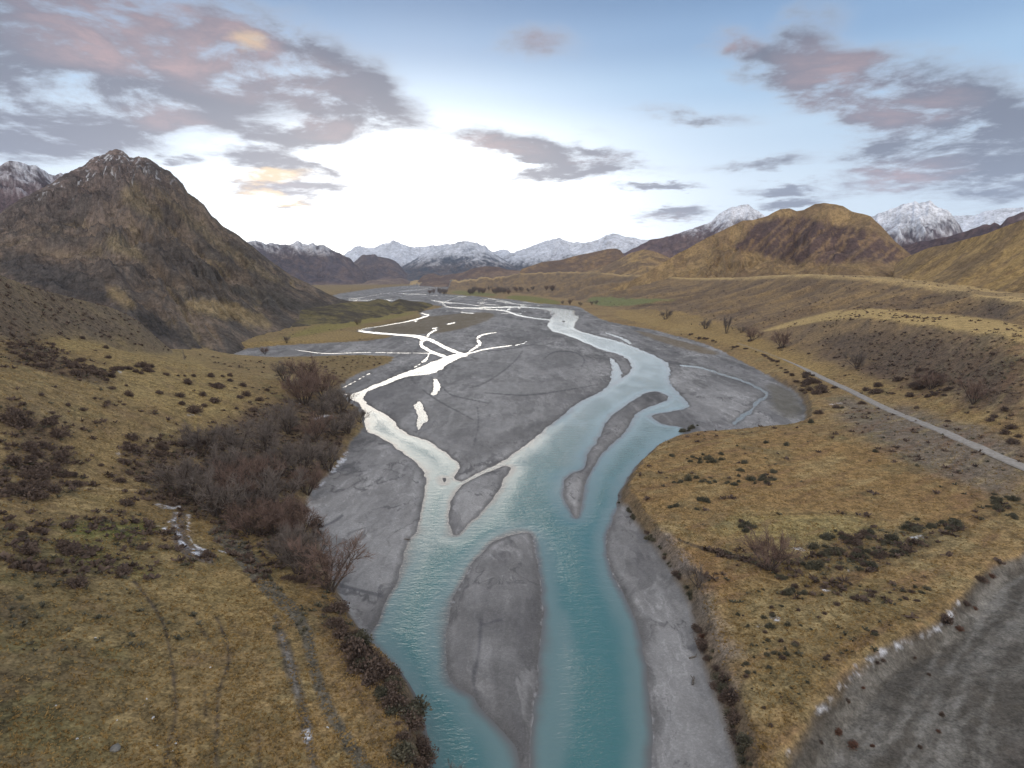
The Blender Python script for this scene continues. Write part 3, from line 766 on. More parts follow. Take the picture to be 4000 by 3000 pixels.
right = sst(X1, 15, 40) * sst(-R1, -420, -300) * sst(-sdB, 1, 4)
str_ = fbm((X1 * .85 + Y1 * .53) / 26., (-X1 * .53 + Y1 * .85) / 4.5, 5, .6, 37.)
paint(right * sst(str_, .02, .35) * .50, C(.175, .100, .058))
paint(right * sst(-str_ + n12 * .4, .08, .40) * .45, C(.36, .27, .13))
paint(right * sst(fbm(X1 / 18., Y1 / 18., 5, .6, 39.), .12, .35) * .40, C(.13, .115, .062))
paint((1 - right) * sst(-X1, 0, 20) * sst(-sdB, 2, 6) * sst(fbm(X1 / 15., Y1 / 15., 5, .62, 49.), .10, .35) * .40 * sst(-R1, -450, -350), C(.155, .100, .060))
paint(sst(-X1, 0, 20) * sst(-sdB, 2, 6) * sst(fbm(X1 / 8., Y1 / 8., 4, .62, 59.), .16, .36) * .45 * sst(-R1, -300, -200), C(.33, .245, .115))
paint(region([(1250, 2350), (1400, 2520), (1560, 2680), (1640, 2900), (1650, 3010), (1480, 3010), (1400, 2850), (1300, 2650), (1220, 2450)], 2.5, 2, 3, 5) * .65 * sst(n3 + n12 * .5, -.45, .25), C(.130, .085, .052))
off_bed = sst(-sdB, 0, 3)
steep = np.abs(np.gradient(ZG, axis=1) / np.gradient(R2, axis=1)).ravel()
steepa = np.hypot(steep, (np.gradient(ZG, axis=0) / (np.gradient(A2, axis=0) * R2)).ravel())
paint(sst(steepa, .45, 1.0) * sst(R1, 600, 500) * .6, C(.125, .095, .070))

# gravel bed
flow = fbm(X1 / 14. + bars * 2.2, Y1 / 60. + bars, 5, .6, 51.); fl2 = fbm(X1 / 45. + flow, Y1 / 90., 4, .55, 61.)
fl3 = fbm(X1 / 5. + flow * 1.5, Y1 / 16. + bars, 4, .65, 55.)
gcol = lerp(GRAVEL, SILT, (sst(fl2 + flow * .6 + fl3 * .35, .02, .5) * .7)[:, None])
gcol = lerp(gcol, C(.140, .134, .134), (sst(-flow - fl2 * .5 + fl3 * .4, .06, .42) * .85)[:, None])
pa = fbm(X1 / 24. + fl2 * .8, Y1 / 95. + flow * .3, 5, .6, 57.); pb = fbm(X1 / 15. + flow * .6, Y1 / 70. - fl2 * .4, 5, .62, 67.); pc = fbm(X1 / 60., Y1 / 110. + fl2 * .5, 5, .6, 77.)
gcol = gcol * (1 + (.24 * sst(pa, .0, .12) - .26 * sst(-pb, .05, .16)) * (.40 + .60 * sst(R1, 170, 280)) + .22 * sst(pc, .0, .07) - .02)[:, None]
pst = fbm(X1 / 4.5 + flow * 1.1 + fl2, Y1 / 90. + bars, 4, .55, 63.)
gcol = lerp(gcol, SILT * 1.05, (sst(pst, .12, .30) * .42)[:, None])
rib = np.abs(pb - .05 - .2 * fl3); gcol = gcol * (1 + .28 * sst(-rib, -.030, -.004) * sst(pa, -.1, .1))[:, None]
creek = np.abs(fbm(X1 / 30. + fl2 * 1.5, Y1 / 55. + flow * .4, 3, .5, 71.))
gcol = lerp(gcol, C(.118, .113, .114), (sst(-creek, -.030, -.006) * .8)[:, None])
gcol = lerp(gcol, WET, (sst(sdW + 1.1 * fbm(X1 / 8., Y1 / 14., 3, .6, 29.), -1.8, -.1) * .70)[:, None])
sdBar = np.maximum(0, 0)
bedm = 1 - sst(-sdB, -.5, 1.0)
paint(bedm, gcol)
grassy = sst(-sdB, -.5, 1.5)
# brown, thinly grown bars up the valley and the muddy bend on the right
for p, k, c in (([(1540, 1250), (1660, 1238), (1900, 1215), (1950, 1235), (1800, 1290), (1640, 1310), (1480, 1300), (1440, 1290)], .75, C(.15, .115, .065)), ([(2440, 1278), (2700, 1340), (2830, 1385), (2750, 1385), (2560, 1330)], .7, C(.17, .125, .07)),
                ([(2990, 1490), (3060, 1510), (3130, 1560), (3140, 1630), (3060, 1640), (3010, 1570)], .7, C(.145, .130, .100)), ([(1200, 1392), (1540, 1394), (1500, 1424), (1380, 1458), (1310, 1490)], .6, C(.17, .12, .055))):
    paint(region(p, 3, 2, 3, 15) * k * (1 - sst(sdW, -3, 0)), c)
for p, k in (([(1480, 1600), (1700, 1480), (1850, 1400), (2150, 1330), (2360, 1430), (2330, 1520), (2120, 1660), (1950, 1780), (1800, 1830), (1650, 1690)], .30), ([(1430, 1960), (1500, 2000), (1560, 2200), (1530, 2310), (1480, 2300), (1430, 2100)], .6), ([(1290, 1900), (1400, 1960), (1420, 2050), (1300, 2130), (1240, 2060)], .35), ([(1370, 2070), (1420, 2080), (1380, 2300), (1340, 2220)], .4),
             ([(2650, 1530), (2720, 1560), (2850, 1560), (2780, 1650), (2710, 1640)], .55), ([(1870, 2480), (1990, 2520), (1990, 2580), (1880, 2540), (1900, 2740), (1860, 2600)], .45), ([(1960, 2340), (2010, 2290), (1990, 2390)], .4),
             ([(2560, 2440), (2600, 2440), (2680, 2700), (2680, 3000), (2620, 3000), (2600, 2700)], .35), ([(1760, 1990), (1820, 1930), (1830, 1960), (1790, 2060)], .4)):
    paint(region(p, 2.2, 2, 3.5, 5) * k * (1 - sst(sdW, -1.5, 0)), SILT)
for pts, w in (([(1255, 2060), (1310, 2035), (1340, 2010)], 9), ([(1320, 2285), (1420, 2310), (1500, 2330)], 14), ([(1740, 2640), (1800, 2740), (1880, 2790), (1960, 2870), (2020, 2960)], 16), ([(1880, 2420), (1870, 2560), (1845, 2650), (1860, 2720)], 12), ([(1880, 2440), (1960, 2420)], 8)):
    paint(line(pts, w, .35, .3) * .7 * (1 - sst(sdW, -1, 0)), C(.095, .093, .10))
R2_ = lambda l: [(1200 + .633 * a, 800 + .633 * b) for a, b in l]
for p, k, c in ((R2_([(945, 1600), (1010, 1440), (1200, 1410), (1450, 1330), (1640, 1255), (1480, 1380), (1300, 1480), (1180, 1520), (1000, 1600)]), .55, C(.125, .120, .118)), (R2_([(1100, 1390), (1250, 1290), (1480, 1290), (1400, 1340), (1220, 1390), (1100, 1480)]), .45, SILT),
                (R2_([(1020, 1130), (1150, 1090), (1400, 1100), (1650, 1080), (1500, 1150), (1200, 1190), (1060, 1180)]), .35, SILT), (R2_([(1350, 935), (1600, 890), (1720, 950), (1560, 1010), (1400, 1030)]), .45, C(.130, .126, .124)),
                (R2_([(1000, 990), (1150, 960), (1280, 985), (1180, 1050), (1020, 1080)]), .45, C(.130, .126, .124)), (R2_([(370, 1130), (600, 1080), (700, 1200), (640, 1300), (540, 1260)]), .35, C(.135, .130, .128)),
                (R2_([(1300, 720), (1500, 760), (1600, 830), (1400, 850), (1200, 800)]), .35, C(.135, .130, .128)), (R2_([(1100, 690), (1300, 700), (1450, 760), (1200, 740)]), .4, SILT)):
    paint(region(p, 3, 2, 4, 14) * k * (1 - sst(sdW, -1.5, 0)), c)
for pts in ([(830, 1120), (880, 1175), (1000, 1200), (1120, 1225)], [(1000, 1130), (1080, 1110), (1180, 1050), (1290, 960), (1330, 900)], [(1050, 1240), (1060, 1350), (1030, 1480)], [(1100, 1160), (1330, 1180), (1500, 1160), (1790, 1110)], [(1000, 900), (1200, 900), (1400, 860)],
            [(700, 1130), (760, 1180), (860, 1240), (960, 1290), (1030, 1330)], [(1450, 960), (1520, 900), (1650, 905), (1720, 950), (1690, 1010)]):
    paint(line(R2_(pts), [3, 6, 5, 3], .5, .8) * .7 * (1 - sst(sdW, -1, 0)), C(.088, .086, .088))
# a pale rim of foam and dry stones along the fast side of the water
for pts, w in (([(2385, 2040), (2362, 2110), (2368, 2180), (2400, 2260), (2440, 2330)], 7), ([(2545, 2700), (2550, 2850), (2550, 3000)], 7), ([(2080, 2090), (2095, 2160), (2115, 2290), (2122, 2420), (2106, 2580), (2074, 2870), (2070, 3000)], 6), ([(1840, 2215), (1800, 2290), (1762, 2370)], 7)):
    paint(line(pts, w, .2, .45) * .5 * sst(fbm(X1 / 1.6, Y1 / 1.6, 3, .6, 47.), -.15, .2), C(.42, .41, .41))
# dry wash in the lower right
wm = sst(sdWash, -.3, 1.2)
ws = fbm(sdWash / 3.2 + n12 * .5, (X1 + Y1) / 38., 5, .62, 81.)
paint(wm, lerp(C(.095, .084, .070), C(.200, .185, .162), sst(ws, -.25, .4)[:, None]))
paint(wm * sst(n12 + n3 * .4, .2, .5) * .4, C(.095, .08, .06))
grassy *= 1 - wm * .35
paint(line([(4000, 2200), (3850, 2255), (3775, 2335), (3672, 2460), (3460, 2530), (3350, 2615), (3245, 2735), (3175, 2825), (3080, 2975)], 24, 1.2, 1.0) * .6, C(.075, .062, .050))
for pts, w in (([(3420, 2900), (3560, 2750), (3640, 2600), (3700, 2480), (3860, 2340), (4000, 2250)], 16), ([(3520, 3000), (3620, 2830), (3700, 2620), (3830, 2450), (4000, 2330)], 14), ([(3640, 3000), (3720, 2820), (3780, 2620)], 12), ([(3790, 3000), (3850, 2820), (3900, 2600)], 12)):
    paint(line(pts, w, .5, .8) * .5 * sst(n3 + n12, -.4, .2), C(.25, .235, .21))
paint(region([(3850, 3020), (3960, 2880), (4050, 2800), (4100, 3050)], 1.5, 2, 1.5, 4) * .7, C(.06, .05, .042))
# farm tracks
for pts, w, k, c in (([(2880, 1340), (3043, 1396), (3138, 1437)], [4, 5, 6], .5, C(.30, .26, .20)),
                     ([(835, 2050), (900, 2110), (985, 2210), (1060, 2310), (1150, 2390), (1200, 2470), (1215, 2570), (1260, 2720), (1320, 2840), (1400, 2960), (1440, 3040)], [80, 78, 72, 62, 56, 48, 42, 50, 54, 62, 64], .85, C(.115, .105, .085)),
                     ([(1072, 2400), (1110, 2520), (1150, 2650), (1185, 2780), (1205, 2900), (1230, 3010)], [18, 50, 54, 44, 36, 30], .8, C(.105, .090, .072)), ([(1095, 2470), (1130, 2580), (1165, 2720)], [6, 16, 14], .7, C(.21, .195, .18)), ([(1195, 2790), (1215, 2860)], 12, .6, C(.20, .19, .18)),
                     ([(700, 2000), (690, 2070), (710, 2130), (760, 2165), (840, 2185)], [50, 56, 56, 50, 40], .85, C(.13, .105, .09)),
                     ([(520, 2265), (580, 2340), (640, 2430), (665, 2540), (680, 2660), (690, 2800), (660, 2900), (645, 3010)], 10, .9, C(.065, .050, .040)), ([(750, 2390), (800, 2480), (815, 2500)], 9, .8, C(.065, .050, .040)), ([(690, 2860), (690, 3010)], 12, .7, C(.065, .050, .040)),
                     ([(845, 2410), (890, 2510), (895, 2600), (850, 2700), (850, 2830), (840, 2950), (850, 3010)], 10, .9, C(.065, .050, .040)), ([(1010, 2860), (1015, 3010)], 9, .8, C(.065, .050, .040)), ([(800, 2700), (805, 2800)], 8, .7, C(.065, .050, .040)),
                     ([(2920, 2010), (3100, 2008), (3260, 2003), (3380, 2018), (3480, 2035)], 7, .6, C(.14, .095, .05)), ([(3700, 2010), (3850, 2010), (3950, 2080), (4000, 2110)], 8, .5, C(.14, .10, .055)),
                     ([(2650, 2110), (2800, 2160), (2930, 2190), (3000, 2220)], [8, 18, 22, 20], .75, C(.07, .052, .04)), ([(3080, 2190), (3300, 2180), (3600, 2170), (3800, 2170)], 10, .35, C(.09, .07, .045)),
                     ([(1640, 2960), (1500, 2700), (1420, 2600)], 6, .0, SCRUB), ([(520, 1700), (640, 1700), (560, 1780), (470, 1880)], 16, .5, C(.20, .15, .085)), ([(0, 1912), (200, 1905), (400, 1908), (540, 1915)], 8, .7, C(.33, .25, .13)),
                     ([(775, 1420), (770, 1560), (760, 1680)], 5, .35, C(.36, .27, .09))):
    if k: paint(line(pts, w, .35, .3) * k, c)
# old snow lying in strips and scraps
SNOWS = [([(700, 2080), (705, 2120), (740, 2150), (790, 2165)], [8, 14, 20, 12], .9), ([(690, 2000), (685, 2060), (700, 2100)], 7, .6), ([(735, 2010), (732, 2080), (755, 2130), (800, 2150)], 8, .7), ([(600, 1960), (640, 1985), (700, 1980)], [8, 18, 8], .6),
         ([(3760, 2330), (3700, 2420), (3620, 2490), (3480, 2530), (3380, 2590), (3280, 2690), (3190, 2790)], [8, 13, 15, 17, 14, 18, 12], .55), ([(3110, 2890), (3070, 2950)], 14, .6),
         ([(3555, 2100), (3600, 2096)], 9, .8), ([(3395, 2210), (3430, 2215)], 16, .8), ([(3310, 2230), (3340, 2225)], 9, .7), ([(2960, 2440), (3000, 2450)], 14, .8), ([(3020, 2408), (3036, 2418)], 12, .8), ([(3210, 2305), (3245, 2310)], 9, .8),
         ([(1185, 2860), (1205, 2910)], [16, 22], .9), ([(1225, 1640), (1260, 1625), (1300, 1625)], 9, .6), ([(1360, 1760), (1330, 1810), (1290, 1850)], [8, 22, 10], .7), ([(1270, 1880), (1235, 1910)], 8, .7),
         ([(465, 1455), (470, 1450)], 12, .7), ([(550, 1437), (580, 1437)], 5, .7), ([(1150, 1530), (1175, 1560), (1170, 1580)], 6, .6), ([(3240, 1580), (3290, 1575)], 4, .8), ([(655, 2040), (680, 2030)], 5, .8), ([(610, 2055), (625, 2053)], 4, .8), ([(640, 2065), (655, 2060)], 6, .8),
         ([(855, 2150), (890, 2158)], 4, .7), ([(735, 1620), (790, 1622)], 4, .6), ([(460, 1770), (470, 1785)], 10, .6), ([(3100, 2140), (3160, 2150)], 7, .5)]
for pts, w, k in SNOWS:
    mk = line(pts, w, .3, 1.0)
    paint(mk * k * sst(n3 + n12 * .3 + fbm(X1 / .9, Y1 / .9, 2, .6, 43.) * .7, -.25, .35) * .85, SNOW)
GCOL = col.copy()
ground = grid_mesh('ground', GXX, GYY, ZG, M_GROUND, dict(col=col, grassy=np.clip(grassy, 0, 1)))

# water sheet: level with small ripples, following the channels
shoal = sst(sdS, -3, 4)
depth = np.clip(np.clip(sdW, 0, 14) * .20, 0, 1.10) * (1 - .62 * shoal)
depth *= 1 + .45 * fbm(X1 / 10., Y1 / 40., 4, .55, 3.) * sst(-R1, -260, -140)
depth *= 1 - .72 * sst(R1, 130, 330)           # paler colour with distance, standing in for sky reflected at grazing angles
depth = np.clip(depth, 0, 1.2)
ripple = np.clip(.25 + .75 * sst(sdW, 2, 8), 0, 1) * (1 - .8 * sst(R1, 190, 480)) * (.55 + .45 * sst(fbm(X1 / 14., Y1 / 30., 3, .5, 23.), -.25, .15))
far_sheen = sst(R1, 135, 330) * .85 * (.35 + .65 * sst(sdW, 1, 6))          # silvery sky reflection of the distant water, painted into its colour
water = grid_mesh('river_water', GXX, GYY, np.zeros_like(ZG), M_WATER, dict(depth=depth, ripple=ripple, far_sheen=far_sheen), keep=((sdW > -3.0) & (sdB > -6)).reshape(A2.shape))

# ------------------------------------------------------------------ hills and mountains
def snow_col(c, mk):
    return lerp(c, SNOW * .92, np.clip(mk, 0, 1)[..., None])


def mountain(name, label, layer, na, nr, paintf, mat, front=.90, depth=1.12, pad=0.0, rough=.30, fade=.10, craggy=False):
    a = np.linspace(layer.az[0] - pad, layer.az[-1] + pad, na)
    D = np.interp(a, layer.qa, layer.qd); F = np.interp(a, layer.qa, layer.qf)
    nf = int(nr * .86)
    s_ = np.concatenate([np.linspace(0, 1, nf), 1 + np.linspace(0, 1, nr - nf + 1)[1:] ** 1.3 * (depth - 1) * 4])
    r = (F * front)[:, None] + (D - F * front)[:, None] * np.minimum(s_, 1)[None, :] + (np.maximum(s_ - 1, 0)[None, :] * (D * .25)[:, None])
    A = np.repeat(a[:, None], r.shape[1], 1)
    z, u, g = layer.height(A, r)
    X, Y = r * np.sin(A), r * np.cos(A)
    sc = D.mean() / 30.
    det = fbm(X / sc, Y / sc, 5, .6, layer.seed + 7.)
    if craggy: det = ridged(X / sc * .8 + det * .5, Y / sc * .8, 6, .6, layer.seed + 8.) * 3.2 - 2.0
    amp = np.clip((z - layer.zf) * .06, 0, sc * rough) * (1 - sst(u, .90, 1.0) * .85)
    z = z + det * amp
    zf_ = layer.zf if layer.qz is None else np.interp(a, layer.qa, layer.qz)[:, None]
    if fade:
        e = sst(np.minimum(np.arange(na), na - 1 - np.arange(na)) / na, 0, fade)[:, None]; z = lerp(layer.zf - 45., z, e)
    z = np.where(r < F[:, None], np.minimum(z, zf_ - (F[:, None] - r) * .55), z)
    t = (z - CAMH) / r
    zr = np.max(z)
    steep = np.hypot(np.gradient(z, axis=1) / np.gradient(r, axis=1), np.gradient(z, axis=0) / (np.gradient(A, axis=0) * r))
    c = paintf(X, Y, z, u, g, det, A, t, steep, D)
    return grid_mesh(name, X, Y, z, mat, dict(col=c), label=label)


def ang_region(pts, A, t, soft):
    """cover of a stretch of hillside outlined by the directions in which it lies"""
    p = chaikin(np.asarray(pts, float), 2)
    a, tt = ray(p[:, 0], p[:, 1])
    d = sdf(np.column_stack([a, tt]) * FPX, (A * FPX).ravel(), (t * FPX).ravel(), 60.).reshape(A.shape)
    return d


def near_mountain(X, Y, z, u, g, det, A, t, steep, D):
    n = fbm(X / 70., Y / 70., 5, .6, 3.); nn = fbm(X / 18., Y / 18., 4, .65, 13.)
    hgt = sst(z, 90, 290)
    c = np.empty(X.shape + (3,), np.float32)
    c[:] = C(.150, .108, .072)
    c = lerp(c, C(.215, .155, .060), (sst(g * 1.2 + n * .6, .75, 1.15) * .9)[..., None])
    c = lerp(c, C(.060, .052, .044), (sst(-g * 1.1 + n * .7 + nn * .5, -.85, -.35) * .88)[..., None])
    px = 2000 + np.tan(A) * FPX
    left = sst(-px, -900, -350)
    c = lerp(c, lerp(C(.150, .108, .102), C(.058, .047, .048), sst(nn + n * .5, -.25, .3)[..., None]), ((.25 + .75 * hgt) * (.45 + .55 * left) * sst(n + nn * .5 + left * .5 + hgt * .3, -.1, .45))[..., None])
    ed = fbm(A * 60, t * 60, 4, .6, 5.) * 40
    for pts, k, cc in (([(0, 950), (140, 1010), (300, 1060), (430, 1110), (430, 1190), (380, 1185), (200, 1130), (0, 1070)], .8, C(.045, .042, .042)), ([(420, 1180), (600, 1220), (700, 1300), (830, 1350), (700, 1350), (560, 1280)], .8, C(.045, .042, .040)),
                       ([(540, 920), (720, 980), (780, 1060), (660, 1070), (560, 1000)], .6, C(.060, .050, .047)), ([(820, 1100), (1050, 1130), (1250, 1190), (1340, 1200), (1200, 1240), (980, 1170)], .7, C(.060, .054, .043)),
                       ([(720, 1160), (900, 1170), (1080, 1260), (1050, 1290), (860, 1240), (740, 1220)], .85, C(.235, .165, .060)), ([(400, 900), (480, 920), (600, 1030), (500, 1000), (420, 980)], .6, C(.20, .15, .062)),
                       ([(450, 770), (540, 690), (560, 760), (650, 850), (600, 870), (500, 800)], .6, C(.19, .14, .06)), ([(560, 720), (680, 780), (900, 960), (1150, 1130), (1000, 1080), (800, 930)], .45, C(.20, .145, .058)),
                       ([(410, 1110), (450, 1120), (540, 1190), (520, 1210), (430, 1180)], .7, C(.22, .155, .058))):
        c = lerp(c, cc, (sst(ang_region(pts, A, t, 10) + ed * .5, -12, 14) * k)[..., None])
    streak = ridged(X / 16., Y / 40., 4, .6, 4.)
    lum = c.mean(-1, keepdims=True); c = lerp(c, lum * C(1.14, .97, .88), .35) * (1 + .8 * nn[..., None] + .5 * fbm(X / 5., Y / 5., 3, .65, 17.)[..., None]); c = np.clip(c * 1.12 + .004, .015, .5).astype(np.float32)
    snow = sst(streak + hgt * .25 + nn * .35 - .1 * left * -1, 1.02, 1.2) * sst(z, 130, 230) * (.15 + .5 * left)
    return snow_col(c, snow)


def rock_snow(line_z, soft, rock1, rock2, amount=1.0, low=None):
    def f(X, Y, z, u, g, det, A, t, steep, D):
        s = D.mean()
        n = fbm(X / s * 40, Y / s * 40, 5, .6, 3.); nn = fbm(X / s * 160, Y / s * 160, 4, .65, 5.)
        c = lerp(C(*rock1), C(*rock2), sst(n + nn * .6 - g * .4 + .2, -.3, .35)[..., None])
        if low is not None: c = lerp(c, C(*low), (1 - sst(z, line_z * .15, line_z * .5))[..., None] * .8)
        cover = (z - line_z) / soft + (g - .55) * -.9 + n * 1.0 + nn * .9
        mk = sst(cover, -.35, .75) * amount
        return snow_col(c, mk * (1 - .55 * sst(nn - g * .3 + n * .3, .10, .35)))
    return f


def gold_hill(c1=(.27, .17, .065), c2=(.15, .095, .055), dark=(.10, .068, .05), k=1.0):
    def f(X, Y, z, u, g, det, A, t, steep, D):
        s = D.mean()
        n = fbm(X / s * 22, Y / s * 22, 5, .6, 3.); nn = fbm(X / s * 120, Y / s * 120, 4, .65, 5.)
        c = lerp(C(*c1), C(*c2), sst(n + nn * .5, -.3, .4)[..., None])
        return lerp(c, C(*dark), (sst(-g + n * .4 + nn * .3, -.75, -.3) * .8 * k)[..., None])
    return f


def brown_hill(X, Y, z, u, g, det, A, t, steep, D):
    n = fbm(X / 60., Y / 60., 5, .6, 3.); nn = fbm(X / 14., Y / 14., 4, .65, 5.)
    c = lerp(C(.30, .205, .100), C(.22, .148, .080), sst(n + nn * .5, -.2, .4)[..., None])
    ed = fbm(A * 90, t * 40, 5, .6, 5.) * 26
    scarp = np.maximum(ang_region([(2925, 880), (3010, 850), (3130, 845), (3240, 870), (3330, 880), (3420, 905), (3500, 960), (3580, 1010), (3560, 1035), (3440, 1020), (3300, 1030), (3130, 1035), (3000, 1000), (2880, 980), (2850, 960), (2910, 930)], A, t, 10), -60)
    scarp = sst(scarp + ed, -10, 14)
    strip = ridged(A * 40 + n * .3 - t * 34, t * 7 + n * .3, 4, .55, 9.)
    c2 = lerp(C(.092, .061, .058), C(.215, .140, .082), sst(strip + nn * .22, .58, .86)[..., None])
    c = lerp(c, C(.135, .088, .055), (sst(-g + n * .3, -.62, -.3) * .5)[..., None])
    return lerp(c, c2, (scarp * .92)[..., None])


